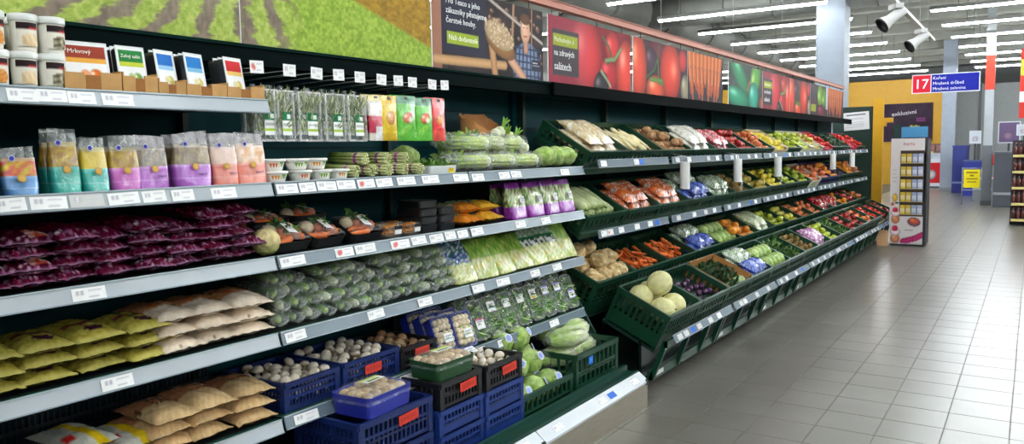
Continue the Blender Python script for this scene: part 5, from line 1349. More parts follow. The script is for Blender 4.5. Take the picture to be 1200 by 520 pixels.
    thing('green_crate', [('crate_body', gh), ('blue_card', pb.mesh('blue_card', .0015, (40, 110, 206)), T((.13, -.012, .125)))], SM(-2.09, 3.765, zd), 'tall green crate with a small blue card holding chinese cabbages', 'crate', 'green crates on the deck')
    pos = [(.09, .085, .085), (.245, .085, .085), (.40, .085, .085), (.09, .24, .085), (.245, .24, .085), (.41, .24, .085), (.165, .15, .205), (.325, .155, .205), (.12, .28, .205), (.28, .29, .205), (.43, .28, .205), (.20, .27, .315), (.36, .26, .315)]
    st = disc_mesh(.024, ((150, 166, 220), (240, 242, 246)))
    for i, (x, y, z) in enumerate(pos):
        h, w = LETT[i % 3]
        thing('iceberg_lettuce', [('head', h), ('wrap', w), ('sticker', st, Rx(-.5) @ T((.01, -.080, 0)))], SM(-2.10, 3.215, zd) @ T((x, y, z+.004)) @ Rz(rnd.uniform(-.6, .6)), 'wrapped iceberg lettuce in the low green crate, %s layer, %s' % (['bottom', 'middle', 'top'][0 if z < .1 else 1 if z < .25 else 2], ORD[i]), 'lettuce', 'iceberg lettuces')
    thing('iceberg_lettuce', [('head', LETT[1][0]), ('wrap', LETT[1][1])], SM(-2.40, 3.10, zd+.43), 'wrapped iceberg lettuce lying behind the black mushroom crate', 'lettuce', 'iceberg lettuces')
    def chin(seed):
        m = MB(); nz = sines(seed, 6, 6)
        for k in range(9):
            a = 2*PI*k/9; off = (.6+.4*(k % 2))
            def fn(u, v, a=a, k=k): 
                ph = a+(u-.5)*1.5; rr = (.020+.034*math.sin(PI*min(1, v*.9+.1))**.8)*(.85+.15*(k % 3))*(1+.05*math.sin(12*u+9*v))
                return (rr*math.cos(ph)*1.15, .26*v-.13, rr*math.sin(ph))
            m.grid(6, 9, fn, lambda u, v: mixc((232, 234, 206), (140, 176, 66), max(0, min(1, v*1.15-.25+.5*abs(u-.5)))))
        head = m.mesh('head', 'leaf'); m = MB(); m.tube([(0, -.17, 0), (0, -.135, 0), (0, 0, 0), (0, .11, 0), (0, .17, 0)], [.012, .040, .064, .058, .014], 14, (240, 244, 240)); m.V = [(p[0]*1.1+.005*nz(p[1]*9, p[2]*9), p[1], p[2]+.004*nz(p[0]*9, p[1]*9)) for p in m.V]
        return [('head', head), ('wrap', m.mesh('wrap', 'film_soft'))]
    CH = [chin(s) for s in (1, 2)]
    for i, (x, y, z, yw) in enumerate(((.10, .19, .155, 1.3), (.25, .19, .155, 1.7), (.40, .20, .155, 1.5), (.14, .14, .265, 1.2), (.33, .20, .265, 1.6), (.24, .30, .265, 1.4))):
        thing('chinese_cabbage', CH[i % 2], SM(-2.09, 3.765, zd) @ T((x, y, z)) @ Rz(yw), 'wrapped chinese cabbage in the tall green crate, %s layer, %s' % ('lower' if z < .2 else 'upper', ORD[i % 3]), 'cabbage', 'chinese cabbages')
build_deck_goods()
# ================================================================== GOODS ON THE PRODUCE RACKS
CL, CD = .585, .39
SHALLOW = crate_mesh(CL, CD, .13, GREEN_C, 9, 7, .048, .020, .010, .034)
DEEP = crate_mesh(CL, CD, .26, GREEN_C, 9, 7, .160, .020, .010, .040, (.12,), solid_low=.06)
DEEPM = crate_mesh(CL, CD, .25, GREEN_C, 11, 9, .130, .022, .010, .040, (.09,), solid_low=.05)
DEEP4 = crate_mesh(CL, CD, .25, GREEN_C, 9, 7, .145, .020, .010, .040, (.12,), solid_low=.06)
NAVY = crate_mesh(CL, CD, .13, (34, 40, 96), 9, 7, .048, .020, .010, .034)
def carton_box(H, fz, c, inner=None):
    m = MB(); t = .006; L, D = CL, CD
    m.box(0, L, 0, D, fz-.006, fz, c); m.box(0, L, 0, t, 0, H*.8, c); m.box(0, L, D-t, D, 0, H, c); m.box(0, t, 0, D, 0, H, c); m.box(L-t, L, 0, D, 0, H, c)
    m.box(t, .09, t, .05, H-.004, H, c); m.box(L-.09, L-t, t, .05, H-.004, H, c); m.box(L*.3, L*.7, -.0015, 0, H*.2, H*.6, mixc(c, inner or (120, 90, 60), .5))
    return m.mesh('carton', 'card')
CART = carton_box(.13, .048, (214, 196, 160), (190, 170, 60)); CARTW = carton_box(.13, .048, (216, 212, 190), (120, 160, 80)); CARTP = carton_box(.13, .048, (214, 70, 96), (230, 120, 140)); LINER = None
def liner_mesh():
    m = MB(); L, D, c, t = CL-.028, CD-.028, (170, 120, 70), .004
    m.box(0, L, 0, D, 0, .004, c); m.box(0, t, 0, D, .004, .105, c); m.box(L-t, L, 0, D, .004, .12, c); m.box(t, L-t, D-t, D, .004, .12, c); m.box(t, L-t, 0, t, .004, .06, c)
    return m.mesh('cardboard_liner', 'card')
LINER = liner_mesh()

def fill(M0, meshes, name, r, z, lab, cat, group, seed, layers=2, keep=.5, L=CL, D=CD, sq=.86, pad=.018):
    q = random.Random(seed); nx, ny = int((L-2*pad)/(2*r)), int((D-2*pad)/(2*r))
    for k in range(layers):
        for i in range(nx-k):
            for j in range(ny-k):
                if k and q.random() > keep: continue
                x = pad+r+i*(L-2*pad-2*r)/max(1, nx-1)+k*r*1.02+q.uniform(-1, 1)*.006; y = pad+r+j*(D-2*pad-2*r)/max(1, ny-1)+k*r*1.02+q.uniform(-1, 1)*.006
                thing(name, meshes[q.randrange(len(meshes))], M0 @ T((x, y, z+r*sq+k*r*1.38)) @ Rz(q.random()*6.3) @ Rx(q.uniform(-.6, .6)), lab, cat, group)

def bagcf(c1, c2, c3=None, thr=.25):
    return lambda a, b, s, nz: (c3 if c3 and nz(a*6, b*6) > thr else mixc(c1, c2, max(0, min(1, .5+1.1*nz(a*4, b*4)))))
BAGS = {
 'parsnip': [pouch(.18, .30, .075, bagcf((206, 182, 134), (236, 218, 178), (242, 238, 228)), s, mat='pack') for s in (101, 102)],
 'orange': [pouch(.175, .27, .075, bagcf((222, 96, 36), (236, 140, 84), (246, 232, 222), .26), s, mat='pack') for s in (103, 104)],
 'blue': [pouch(.17, .16, .085, bagcf((60, 84, 176), (120, 140, 214)), s, mat='pack_crinkle') for s in (105, 106)],
 'clear': [pouch(.17, .22, .09, bagcf((110, 140, 84), (190, 206, 176), (232, 238, 234), .18), s, mat='pack_crinkle') for s in (107, 108)],
 'white': [pouch(.18, .28, .085, bagcf((206, 204, 190), (236, 234, 226), (190, 176, 140)), s, mat='pack') for s in (109, 110)],
 'radish': [pouch(.15, .26, .06, bagcf((190, 40, 60), (220, 120, 120), (236, 226, 224)), s, mat='pack_crinkle') for s in (111, 112)],
 'redbag': [pouch(.17, .24, .09, bagcf((166, 16, 28), (206, 50, 50), (240, 220, 216), .42), s, mat='pack_crinkle') for s in (113, 114)],
 'pale': [pouch(.16, .30, .08, bagcf((176, 190, 130), (216, 220, 180), (238, 240, 230)), s, mat='pack') for s in (115, 116)],
 'onion': [pouch(.17, .24, .09, bagcf((170, 90, 150), (206, 150, 196), (236, 222, 234), .3), s, mat='pack_crinkle') for s in (117, 118)],
}
def bags(M0, kind, z, what, where, group, rows=((.10, 0), (.29, 0), (.48, 0), (.19, 1), (.39, 1)), y0=.05, dz=.062, L=None):
    for i, (x, l) in enumerate(rows):
        b = BAGS[kind]
        thing('produce_bag', b[i % 2], M0 @ T((x, y0+.02*l+rnd.uniform(-.01, .01), z+dz*l)) @ Rz(rnd.uniform(-.12, .12)), '%s %s, %s' % (what, where, ['lower left', 'lower middle', 'lower right', 'upper left', 'upper right'][i]), 'bag', group)

def heads(M0, n, z, what, where, group, kinds, r0=.07, scale=1.0):
    for i in range(n):
        h, w = LETT[i % 3]
        x, y = .10+.125*(i % 4)+.03*(i//4), .10+.15*(i//4)
        thing('wrapped_lettuce', [('head', h), ('wrap', w)], M0 @ T((x, y, z+.066*scale)) @ Rz(i*1.7) @ Sc(scale), '%s %s' % (what, where), 'lettuce', group)

LEAFY = {'broccoli': leaf_mesh(260, (.46, .30, .05), (.05, .04), [(36, 66, 34), (52, 84, 42), (28, 52, 28)], 5, .7, 1.2), 'herb': leaf_mesh(260, (.48, .30, .05), (.06, .035), [(60, 100, 44), (96, 130, 60), (44, 80, 36)], 6, .7, 1.0)}

PLAN = {
 1: ['bag:parsnip', 'parsnips', 'potato', 'bag:white', 'bag:radish', 'red_apple', 'blush_apple', 'K:lemon', 'green_apple', 'W:green_apple', 'W:pear', 'P:tomato', 'avocado', 'avocado', 'P:tomato', 'tomato'],
 2: ['squash', 'bag:orange', 'bag:orange', 'blueclear', 'bag:clear', 'kiwi', 'pear', 'lemon', 'green_apple', 'green_apple', 'W:peach', 'N:peach', 'N:orange', 'plum', 'orange', 'peach'],
 3: ['celeriac', 'carrots', 'carrots', 'clearblue', 'heads', 'orange', 'bag:pale', 'green_apple', 'yellow_apple', 'blush_apple', 'peach', 'bag:redbag', 'bag:redbag', 'orange', 'red_apple', 'blush_apple'],
 4: ['melon', 'plumfew', 'C:leafy', 'headsblue', 'heads', 'leafyherb', 'kiwi', 'bag:onion', 'green_apple', 'leafyherb', 'red_apple', 'red_apple', 'blush_apple', 'tomato', 'W:tomato', 'red_apple']}
TN = {1: 'top tier', 2: 'second tier', 3: 'third tier', 4: 'front tier'}
NICE = {'red_apple': 'red apple', 'blush_apple': 'red and yellow apple', 'green_apple': 'yellow green apple', 'yellow_apple': 'yellow apple', 'pear': 'pear', 'lemon': 'lemon', 'orange': 'orange', 'peach': 'peach', 'kiwi': 'kiwi', 'potato': 'brown potato', 'plum': 'dark plum', 'tomato': 'red tomato', 'avocado': 'dark avocado'}
BAGN = {'parsnip': 'clear bag of pale parsnips', 'orange': 'orange and white carrot bag', 'white': 'white filled clear bag', 'radish': 'red radish bag', 'clear': 'crinkled clear bag of greens', 'pale': 'pale green filled bag', 'redbag': 'shiny red bag of apples', 'onion': 'purple onion bag'}

def plural(s): return s+('es' if s.endswith('o') or s.endswith('ch') else 's')
def build_rack_goods():
    for t in (1, 2, 3, 4):
        q = TIER[t]
        for k, what in enumerate(PLAN[t]):
            M0 = tier_matrix(t, q['y0']+.6*k+.006)
            where = 'in %s crate of the %s' % (ORD[k], TN[t])
            grp = lambda s: '%s, %s crate, %s' % (s, ORD[k], TN[t])
            pre = ''
            if len(what) > 2 and what[1] == ':': pre, what = what[0], what[2:]
            if t <= 2: mesh, z = SHALLOW, .049
            elif t == 3: mesh, z = DEEP, .161
            else: mesh, z = DEEP4, .146
            if what == 'melon': mesh, z = DEEPM, .131
            nm = 'dark green plastic crate'
            if pre == 'K': mesh, nm = CART, 'cardboard box'
            if pre == 'W': mesh, nm = CARTW, 'pale cardboard box'
            if pre == 'P': mesh, nm = CARTP, 'pink cardboard box'
            if pre == 'N': mesh, nm = NAVY, 'navy blue crate'
            if pre == 'C': thing('cardboard_liner', LINER, M0 @ T((.014, .014, .147)), 'open brown cardboard tray of leafy greens right of the plums', 'tray')
            seed = t*100+k
            cont = 'goods'
            if what in FR and what not in ('celeriac',):
                r = {'kiwi': .030, 'plum': .027, 'potato': .040, 'pear': .037, 'lemon': .036, 'tomato': .034}.get(what, .039)
                fill(M0, FR[what], what if what not in ('red_apple',) else 'red_apple', r, z, '%s %s' % (NICE[what], where), NICE[what].split()[-1], grp(plural(NICE[what])), seed, 2, .30 if t < 3 else .22)
                cont = plural(NICE[what])
            elif what.startswith('bag:'):
                b = what[4:]; cont = BAGN[b]+'s'
                bags(M0, b, z, BAGN[b], where, grp(BAGN[b]+'s'))
            elif what == 'parsnips':
                cont = 'loose parsnips'; qq = random.Random(4)
                for i in range(22):
                    x = .06+.044*(i % 11)+qq.uniform(-.01, .01); l = i//11
                    thing('parsnip', PARSNIP[i % 4], M0 @ T((x, .16+.05*(i % 3), z+.018+.030*l)) @ Rz(qq.uniform(-.5, .5)+PI*(i % 2)), 'loose parsnip '+where, 'parsnip', grp('parsnips'))
            elif what == 'carrots':
                cont = 'loose carrots'; qq = random.Random(k)
                for i in range(48):
                    l = i//16
                    x = .07+.03*(i % 16)+qq.uniform(-.01, .01)
                    thing('carrot', CARROT[i % 4], M0 @ T((x, .13+.11*(i % 2)+qq.uniform(-.03, .03), z+.014+.022*l)) @ Rz(qq.uniform(-1.4, 1.4)+PI*(i % 2)) @ Rx(qq.uniform(-.15, .15)) @ Sc((1, .82, 1)), 'loose carrot '+where, 'carrot', grp('carrots'))
            elif what == 'squash':
                cont = 'pale green squashes'
                for i in range(13):
                    thing('squash', SQUASH[i % 3], M0 @ T((.05+.066*(i % 8)+.033*(i > 7), .19, z+.034+.055*(i > 7))) @ Rz(rnd.uniform(-.08, .08)+PI*(i % 2)), 'long pale green squash in the first crate of the second tier, %s layer' % ('upper' if i > 7 else 'lower'), 'squash', 'pale squashes, %s' % ('upper' if i > 7 else 'lower'))
            elif what == 'celeriac':
                cont = 'celeriac roots'
                pts = [(.09, .09, 0), (.235, .09, 0), (.38, .09, 0), (.505, .10, 0), (.16, .23, 0), (.31, .23, 0), (.45, .24, 0), (.08, .32, 0), (.23, .15, 1), (.38, .16, 1), (.13, .28, 1), (.30, .29, 1)]
                for i, (x, y, l) in enumerate(pts):
                    thing('celeriac', FR['celeriac'][i % 3], M0 @ T((x, y, z+.066+.085*l)) @ Rz(i*1.3) @ Rx(i), 'knobbly tan celeriac in the crate behind the melons, %s layer, %s' % (['lower', 'upper'][l], ORD[i if l == 0 else i-8]), 'celeriac', 'celeriac roots')
            elif what == 'melon':
                cont = 'yellow melons'
                for i, (x, y, l) in enumerate(((.13, .10, 0), (.31, .10, 0), (.13, .27, 0), (.30, .28, 0), (.22, .22, 1))):
                    thing('melon', MELON, M0 @ T((x, y, z+.083+.118*l)) @ Rz(i) @ Rx(1.0+.4*i), 'pale yellow melon in the front crate, %s' % ['front left', 'front right', 'rear left', 'rear right', 'on top of the others'][i], 'melon', 'pale yellow melons')
            elif what == 'plumfew':
                cont = 'a few dark plums'
                qq = random.Random(2); [thing('plum', FR['plum'][i % 2], M0 @ T((.05+.095*(i % 6)+qq.uniform(-.012, .012), .05+.075*(i//6)+qq.uniform(-.012, .012), z+.025)) @ Rx(i), 'dark plum in the half empty crate right of the melons', 'plum', grp('plums')) for i in range(24) if i % 5 != 3]
            elif what in ('leafy', 'leafyherb'):
                lm = LEAFY['broccoli' if what == 'leafy' else 'herb']; cont = 'dark leafy greens'
                o = obj('leafy_greens', lm, None, M0 @ T((.29, .20, z+.042))); o['kind'] = 'stuff'; tag(o, 'loose dark green leaves '+where, 'greens', None)
                if what == 'leafy':
                    for i, x in enumerate((.42, .50)): thing('gourd', FR['kohlrabi'][i], M0 @ T((x, .07, z+.05)), 'small pale green gourd in the brown cardboard tray, %s' % ['left', 'right'][i], 'gourd', 'gourds')
            elif what == 'heads':
                cont = 'film wrapped lettuces'; heads(M0, 8, z, 'film wrapped green lettuce', where, grp('wrapped lettuces'), None)
                if t == 3:
                    for i in range(4): thing('orange', FR['orange'][i % 2], M0 @ T((.40+.06*(i % 3), .06+.02*(i // 3), z+.15)), 'orange lying by the wrapped lettuces of the third tier', 'orange', 'oranges by the lettuces')
            elif what in ('headsblue', 'clearblue', 'blueclear'):
                cont = 'blue bags and wrapped greens'
                rows = ((.10, 0), (.28, 0), (.46, 0), (.20, 1), (.38, 1))
                for i, (x, l) in enumerate(rows):
                    thing('produce_bag', BAGS['blue'][i % 2], M0 @ T((x, .03, z+.07*l+.002)) @ Rz(rnd.uniform(-.1, .1)), 'crinkled blue bag %s, %s' % (where, ['lower left', 'lower middle', 'lower right', 'upper left', 'upper right'][i]), 'bag', grp('blue bags'))
                for i, (x, l) in enumerate(rows):
                    thing('produce_bag', BAGS['clear'][i % 2], M0 @ T((x, .175, z+.072*l+.004)) @ Rz(rnd.uniform(-.2, .2)) @ Sc((1, .85, 1)), 'clear bag behind blue bags %s, %s' % (where, ['lower left', 'lower middle', 'lower right', 'upper left', 'upper right'][i]), 'bag', grp('clear bags'))
            cn = cont.replace('a few ', '')
            lab = '%s with %s, %s on the %s' % (nm.replace('dark green plastic', 'green'), cont, ORD[k], TN[t])
            thing('produce_crate', mesh, M0, lab, 'crate', 'produce crates')
    # rolls of plastic bags hanging under the top tier rail
    m = MB(); m.lathe([(.010, 0), (.036, 0), (.0365, .004), (.0365, .20), (.036, .204), (.010, .204)], 20, (226, 226, 222)); roll = m.mesh('roll', 'paint')
    m = MB(); m.tube([(0, .12, .02), (0, .0, .0), (0, 0, -.03)], .005, 6, (160, 164, 166)); m.tube([(0, 0, -.03), (0, 0, -.25)], .006, 6, (160, 164, 166)); arm = m.mesh('bracket', 'metal')
    nz = sines(2, 5, 20); m = MB(); m.grid(3, 10, lambda u, v: ((u-.5)*.05+.01*nz(u, v), -.034-.006*math.sin(6*v), -.09*v), (230, 232, 230)); tail = m.mesh('loose_bag', 'film_milky')
    for i, y in enumerate((5.66, 6.93, 8.25, 10.9, 12.2)):
        thing('bag_roll', [('bracket', arm), ('roll', roll, T((0, 0, -.245)), [('loose_bag', tail, T((.01, 0, .02)))] if i else [])], SM(-2.19, y, 1.49, rnd.uniform(-.2, .2)), 'white roll of plastic bags hanging from the top tier, %s from the left' % ORD[i], 'bag roll', 'rolls of plastic bags')
build_rack_goods()
# ================================================================== AISLE END AND CHECKOUT AREA
def build_display():
    o = empty('promo_display', T((-1.83, 13.30, 0)) @ Rz(.0)); tag(o, 'white cardboard promotion display with cupcake print at the aisle end', 'display stand')
    W, D, H = .50, .42, 1.66
    p = Pic(W-.04, H-.06, 40, 110, (206, 200, 198))
    h = H-.06
    p.rect(.135, .46, .42, 1.42, (60, 50, 40))
    for i in range(8): p.rect(.03, .10-.01*(i % 3), 1.18-.06*i, 1.186-.06*i, (176, 168, 170))
    p.ell(.07, .70, .04, .07, 0, (222, 176, 60), (240, 206, 110)); p.ell(.10, .62, .03, .02, 0, (60, 60, 60)); p.ell(.04, .60, .03, .03, 0, (190, 110, 80))
    for (cy, s) in ((.46, 1.0), (.17, 1.1)):
        p.ell(.085, cy-.09*s, .062*s, .075*s, 0, (206, 130, 90), (226, 170, 130)); p.ell(.085, cy, .07*s, .055*s, 0, (236, 216, 218), (250, 240, 240)); p.ell(.08, cy+.05*s, .04*s, .045*s, 0, (196, 34, 70), (230, 90, 110))
    p.ell(.34, .33, .095, .072, -.2, (110, 74, 86), None, .2); p.ell(.34, .345, .08, .045, -.2, (206, 92, 60), (230, 150, 90))
    p.line([(.20, .03), (.36, .08), (.46, .14)], .045, (176, 44, 100)); p.line([(.22, .20), (.33, .21)], .006, (150, 140, 140))
    pr = obj('front_panel', p.mesh('front_panel', .012, (210, 206, 204)), o, T((0, 0, .045)))
    m = MB(); m.box(.135, .46, -.002, .0, .465, 1.465, (34, 30, 30)); m.box(0, 0, 0, 0, 0, 0, (0, 0, 0)); 
    m = MB(); m.box(W-.04, W, 0, D, .03, H-.02, (40, 38, 42)); m.box(W-.04, W-.02, .0, D, .66, 1.46, (150, 140, 128)); obj('side_panel', m.mesh('side_panel', 'paint'), o)
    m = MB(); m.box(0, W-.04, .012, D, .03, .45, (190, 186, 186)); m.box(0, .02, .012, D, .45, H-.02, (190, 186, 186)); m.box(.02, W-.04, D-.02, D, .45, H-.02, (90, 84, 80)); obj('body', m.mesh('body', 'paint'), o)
    m = MB(); m.box(.02, W-.02, .03, D-.03, 0, .03, (40, 40, 44)); obj('plinth', m.mesh('plinth', 'paint'), o)
    m = MB(); m.box(.12, W-.02, .1, .13, H, H+.16, (70, 130, 170)); m.box(.02, .09, .1, .13, H, H+.20, (30, 60, 50)); obj('topper', m.mesh('topper', 'print'), o)
    logo = text_mesh('berts', .075, 'print', (170, 40, 46)); obj('lettering', logo, pr, T((.17, -.002, h-.105)) @ FACE_VIEWER)
    for s in range(5):
        z = .50+.195*s
        m = MB(); m.box(.14, .455, -.03, -.004, z-.015, z-.005, (150, 130, 90)); sh = obj('product_shelf', m.mesh('product_shelf', 'paint'), o)
        for i in range(4):
            c = [(206, 176, 60), (200, 170, 70), (150, 160, 190), (170, 176, 200)][i]
            m = MB(); rbox(m, .07, .022, .14, .006, c); m.box(-.028, .028, -.0125, -.011, .03, .09, mixc(c, (240, 240, 240), .5)); q = m.mesh('packet', 'pack')
            tag(obj('sweet_packet', q, None, T((-1.83+.18+.078*i, 13.30-.016, z-.005))), '%s packet on the promotion display, %s shelf from the bottom, %s from the left' % (['yellow', 'yellow', 'silver', 'silver'][i], ORD[s], ORD[i]), 'packet', 'packets on the promotion display')
build_display()

# brown cardboard sheet leaning at the foot of the display
m = MB(); m.box(0, .16, 0, .012, 0, .24, (190, 150, 110)); tag(obj('cardboard_sheet', m.mesh('cardboard_sheet', 'card'), None, T((-1.99, 13.22, .0)) @ Rz(.1) @ Ry(.0)), 'small tan cardboard sheet standing at the left foot of the promotion display', 'cardboard')

def build_sign():
    Y = 16.0; k = Y/13.0
    o = empty('aisle_sign', T((-1.535*k, Y, 1.55+(2.294-1.55)*k)) @ Ry(-.0)); tag(o, 'hanging aisle sign with a red number square and blue panel', 'sign')
    w, h = .865*k, .272*k
    m = MB(); m.box(0, w, 0, .03, 0, h, (220, 222, 228)); obj('board', m.mesh('board', 'paint'), o)
    m = MB(); m.box(.015, .30, -.004, 0, .015, h-.015, (200, 34, 50)); r = obj('number_square', m.mesh('number_square', 'print'), o)
    m = MB(); m.box(.315, w-.015, -.004, 0, .015, h-.015, (26, 34, 140)); b = obj('blue_panel', m.mesh('blue_panel', 'print'), o)
    obj('lettering', text_mesh('17', .24, 'print', (245, 245, 245), 'CENTER', .002), r, T((.155, -.006, .085)) @ FACE_VIEWER)
    for i, s in enumerate(('Koření', 'Mražená drůbež', 'Mražená zelenina')):
        obj('lettering', text_mesh(s, .074, 'print', (236, 238, 246), 'LEFT', .002), b, T((.335, -.006, .235-.094*i)) @ FACE_VIEWER)
    m = MB(); m.tube([(0, 0, 0), (0, 0, 1.75)], .004, 5, (120, 122, 124)); wr = m.mesh('wire', 'paint')
    for x in (.1, w-.1): obj('wire', wr, o, T((x, .015, h)))
build_sign()

def build_spots():
    # lamp track hung parallel to the aisle
    o = empty('spot_track', T((-1.1, 6.2, 2.83))); tag(o, 'white lamp track hanging over the aisle', 'track')
    m = MB(); m.box(-.022, .022, -2.0, 5.0, 0, .03, (206, 206, 204)); obj('track_bar', m.mesh('track_bar', 'paint'), o)
    m = MB(); m.tube([(0, 0, .03), (0, 0, 2.44)], .004, 5, (150, 150, 150)); wr = m.mesh('wire', 'paint')
    for y in (0, 2.6, 4.4): obj('wire', wr, o, T((0, y, 0)))
    for i, y in enumerate((9.95, 8.05)):
        s = empty('spot_lamp', T((-1.1, y, 2.83)) @ Rz(.55) @ Sc(.72)); tag(s, 'white spot lamp on the hanging track, %s one' % ['farther', 'nearer'][i], 'lamp', 'spot lamps')
        m = MB(); m.box(-.05, .05, -.11, .11, -.06, 0, (200, 200, 198)); m.box(-.018, .018, -.03, .03, -.14, -.06, (190, 190, 188)); obj('gear_box', m.mesh('gear_box', 'paint'), s)
        Mh = T((-.03, 0, -.16)) @ Ry(.95)
        m = MB(); m.lathe([(.055, .16), (.062, .15), (.066, .0), (.066, -.06), (.09, -.13), (.105, -.17)], 22, (214, 214, 212), caps=False); m.lathe([(.105, -.17), (.10, -.172), (.085, -.13), (.06, -.08)], 22, (14, 14, 16), caps=False); m.lathe([(.001, .165), (.055, .16)], 22, (200, 200, 200), caps=False); hd = obj('head', m.mesh('head', 'paint'), s, Mh)
        m = MB(); m.lathe([(.001, -.085), (.062, -.08)], 22, (20, 20, 22), caps=False); m.lathe([(.094, -.160), (.106, -.160), (.108, -.185), (.094, -.185)], 22, (16, 16, 18), caps=False); obj('lens', m.mesh('lens', 'paint_gloss'), hd)
build_spots()

def build_checkout():
    # dark shelf with drinks at the right edge
    X0, Y0 = -.345, 17.7
    o = empty('drinks_shelf', T((X0, Y0, 0))); tag(o, 'dark gondola shelf of packed drinks at the right edge', 'shelf')
    m = MB(); m.box(0, .9, .02, .06, 0, 1.60, (30, 32, 36)); m.box(0, .02, 0, .5, 0, 1.60, (34, 36, 40)); m.box(0, .9, .0, .5, 0, .1, (26, 26, 30)); obj('frame', m.mesh('frame', 'paint'), o)
    q = random.Random(9); 
    m = MB(); m.lathe([(.032, 0), (.034, .01), (.034, .14), (.028, .17), (.012, .20), (.012, .235)], 10, [(60, 30, 28), (60, 30, 28), (96, 46, 40), (70, 36, 32), (40, 24, 24), (150, 40, 40)]); bt = m.mesh('bottle', 'veg_gloss')
    for s in range(5):
        z = .12+.30*s
        m = MB(); m.box(0.02, .9, -.28, .02, z-.02, z, (60, 62, 66)); m.box(.02, .9, -.29, -.28, z-.035, z+.012, (206, 190, 120)); obj('shelf_board', m.mesh('shelf_board', 'paint'), o)
        for i in range(6):
            tag(obj('bottle', bt, None, T((X0+.06+.075*i, Y0-.24, z)) @ Sc((1, 1, .98))), 'dark bottle at the right edge, shelf %s from the floor, %s from left' % (['first','second','third','fourth','fifth'][s], ORD[i]), 'bottle', 'bottles on the right shelf')
    # gate with yellow notice
    o = empty('barrier_gate', T((-1.5, 23.0, 0))); tag(o, 'metal barrier gate with a yellow notice', 'gate')
    m = MB(); m.tube([(0, 0, 0), (0, 0, .95)], .014, 8, (150, 156, 164)); po = m.mesh('post', 'metal')
    for x in (0, .42): obj('post', po, o, T((x, 0, 0)))
    m = MB(); m.tube([(0, 0, .93), (.42, 0, .93)], .012, 8, (150, 156, 164)); ra = m.mesh('rail', 'metal'); obj('rail', ra, o); obj('rail', ra, o, T((0, 0, -.55)))
    p = Pic(.36, .46, 30, 36, (226, 206, 24))
    for i, (a, b) in enumerate(((.06, .30), (.14, .22), (.05, .31), (.08, .28))): p.rect(a, b, .37-.08*i, .40-.08*i, (120, 104, 30))
    obj('notice', p.mesh('notice', .006, (220, 200, 30)), o, T((.03, -.03, .44)))
    # freezer chest with red print
    o = empty('chest_freezer', T((-3.35, 31.6, 0))); tag(o, 'white chest freezer with red printed front', 'freezer')
    m = MB(); m.box(-.35, .70, 0, .7, .06, 1.05, (196, 198, 206)); m.box(-.35, .70, .02, .7, 0, .06, (30, 32, 36)); obj('body', m.mesh('body', 'paint_gloss'), o)
    p = Pic(.95, .72, 38, 30, (180, 26, 36)); p.ell(.3, .2, .22, .2, 0, (30, 24, 28)); p.ell(.62, .3, .16, .18, 0, (206, 196, 196), None, .6); p.ell(.45, .55, .1, .05, .3, (236, 220, 220)); obj('print_panel', p.mesh('print_panel', .004), o, T((-.30, -.006, .18)))
    m = MB(); m.add([(-.35,0,1.05),(.70,0,1.05),(.70,.7,1.22),(-.35,.7,1.22),(-.35,0,1.07),(.70,0,1.07),(.70,.7,1.24),(-.35,.7,1.24)], [(0,3,2,1),(4,5,6,7),(0,1,5,4),(1,2,6,5),(2,3,7,6),(3,0,4,7)], (150, 170, 190)); obj('lid', m.mesh('lid', 'paint_gloss'), o)
    # stacked dark red packs behind the freezer
    m = MB(); rbox(m, .24, .3, .26, .01, (86, 30, 34)); m.box(-.09, .09, -.152, -.15, .06, .2, (130, 44, 44)); pk = m.mesh('pack', 'pack')
    for i in range(4):
        for j in range(6):
            tag(obj('drink_pack', pk, None, T((-3.45+.27*i, 33.1, .001+.262*j))), 'dark red drink pack behind the freezer, %s row up, %s from the left' % (ORD[j], ORD[i]), 'pack', 'dark red packs')
    p = Pic(.36, .34, 12, 12, (220, 196, 30)); p.rect(.05, .3, .12, .2, (150, 130, 30)); tag(obj('price_board', p.mesh('price_board', .01), None, T((-3.48, 32.9, .95))), 'small yellow price board by the dark red packs', 'board')
    # big dark banner on the yellow wall
    p = Pic(1.72, 1.46, 70, 60, (44, 30, 44)); p.grain(.6, 3, 8)
    for i in range(9): p.ell(1.0+.08*(i % 5), .42+.12*(i//5)+.03*(i % 2), .07, .06, 0, (140, 140, 60), (190, 190, 110))
    for i in range(10): p.ell(1.2+.06*(i % 5), .78+.08*(i//5), .05, .05, 0, (90, 40, 80), (140, 90, 130))
    o = obj('wall_banner', p.mesh('wall_banner', .03, (40, 30, 40)), None, T((-4.98, 33.94, 1.68))); tag(o, 'large dark banner with fruit on the yellow wall', 'banner')
    obj('lettering', text_mesh('exkluzivní', .22, 'print', (190, 184, 190), 'LEFT', .002), o, T((.30, -.004, .98)) @ FACE_VIEWER @ Rz(.10))
    # checkout: blue counters, monitors, posts
    def desk(x0, x1, y0, y1, h, c, top, lab):
        o = empty('checkout_counter', T((x0, y0, 0))); tag(o, lab, 'counter', 'checkout counters')
        m = MB(); m.box(0, x1-x0, 0, y1-y0, 0, h-.04, c); obj('body', m.mesh('body', 'paint'), o); m = MB(); m.box(-.02, x1-x0+.02, -.02, y1-y0+.02, h-.04, h, top); obj('top', m.mesh('top', 'paint'), o)
        m = MB(); m.box(0, x1-x0, -.01, 0, .30, .36, mixc(c, (255, 255, 255), .4)); obj('stripe', m.mesh('stripe', 'paint'), o)
    desk(-1.75, -1.15, 27, 28.2, 1.05, (26, 40, 130), (60, 70, 120), 'blue checkout counter behind the barrier gate')
    desk(-2.15, -1.75, 28.5, 29.5, 1.5, (24, 36, 110), (40, 52, 120), 'tall dark blue checkout screen left of the gate')
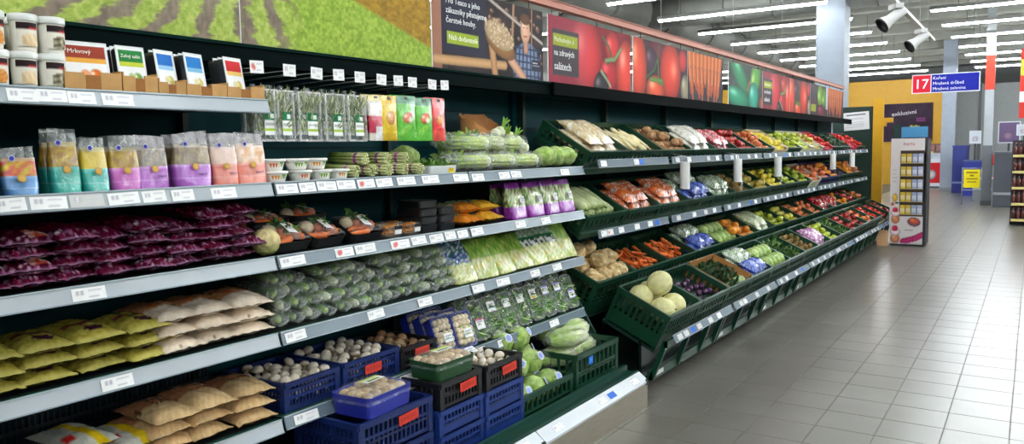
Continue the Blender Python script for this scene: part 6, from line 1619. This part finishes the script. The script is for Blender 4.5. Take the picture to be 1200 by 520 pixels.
    desk(-.8, -.36, 22.4, 23.2, 1.35, (62, 66, 74), (84, 88, 96), 'dark grey cabinet between the slim pillar and the drinks shelf')
    desk(-1.35, -.9, 24.5, 25.3, .62, (120, 124, 130), (150, 154, 160), 'low grey checkout belt end beside the slim pillar')
    def monitor(x, y, z, w, h, c, lab):
        o = empty('monitor', T((x, y, z))); tag(o, lab, 'monitor', 'checkout monitors')
        m = MB(); m.box(-w/2, w/2, 0, .04, 0, h, (196, 200, 206)); obj('case', m.mesh('case', 'paint'), o); p = Pic(w-.05, h-.05, 12, 10, c); p.ell(w*.4, h*.3, w*.25, h*.2, 0, mixc(c, (200, 160, 180), .4)); obj('screen', p.mesh('screen', .003), o, T((-w/2+.025, -.004, .025)))
        m = MB(); m.box(-.03, .03, .01, .04, -z, 0, (50, 54, 60)); obj('stand', m.mesh('stand', 'paint'), o)
    monitor(-1.55, 28.6, 1.55, .32, .40, (190, 196, 204), 'white monitor above the blue checkout counter')
    monitor(-.62, 27.0, 1.55, .55, .62, (96, 80, 110), 'framed purple screen right of the slim pillar')
    monitor(-.24, 25.5, 1.75, .36, .3, (180, 184, 190), 'small pale monitor above the drinks shelf')
    o = empty('checkout_chair', T((-1.02, 26.4, 0))); tag(o, 'red backed chair at the checkout', 'chair')
    m = MB(); m.lathe([(.24, 0), (.24, .03), (.03, .06), (.03, .52)], 14, (50, 52, 56)); obj('base', m.mesh('base', 'paint'), o)
    m = MB(); m.lathe([(.18, .52), (.20, .55), (.18, .60)], 14, (150, 28, 36)); obj('seat', m.mesh('seat', 'paint'), o)
    m = MB(); m.box(-.02, .02, .16, .19, .55, .95, (50, 52, 56)); m.blob((0, .17, 1.08), (.15, .05, .16), 14, 9, (160, 28, 38)); obj('backrest', m.mesh('backrest', 'paint'), o)
    # second banner-pillar at the right edge
    m = MB(); m.box(0, .2, 0, .03, 0, 1.3, (200, 60, 50)); m.box(0, .2, -.003, 0, .8, 1.1, (210, 200, 80)); m.box(0, .2, -.003, 0, .3, .5, (230, 230, 230)); o = empty('hanging_flag', T((-.27, 17.9, 2.02))); tag(o, 'red hanging flag cut by the right edge', 'flag'); obj('flag_cloth', m.mesh('flag_cloth', 'print'), o)
    m = MB(); m.tube([(0, 0, 0), (0, 0, 1.92)], .004, 5, (120, 122, 124)); wr = m.mesh('wire', 'paint')
    for x in (.03, .17): obj('wire', wr, o, T((x, .015, 1.3)))
build_checkout()
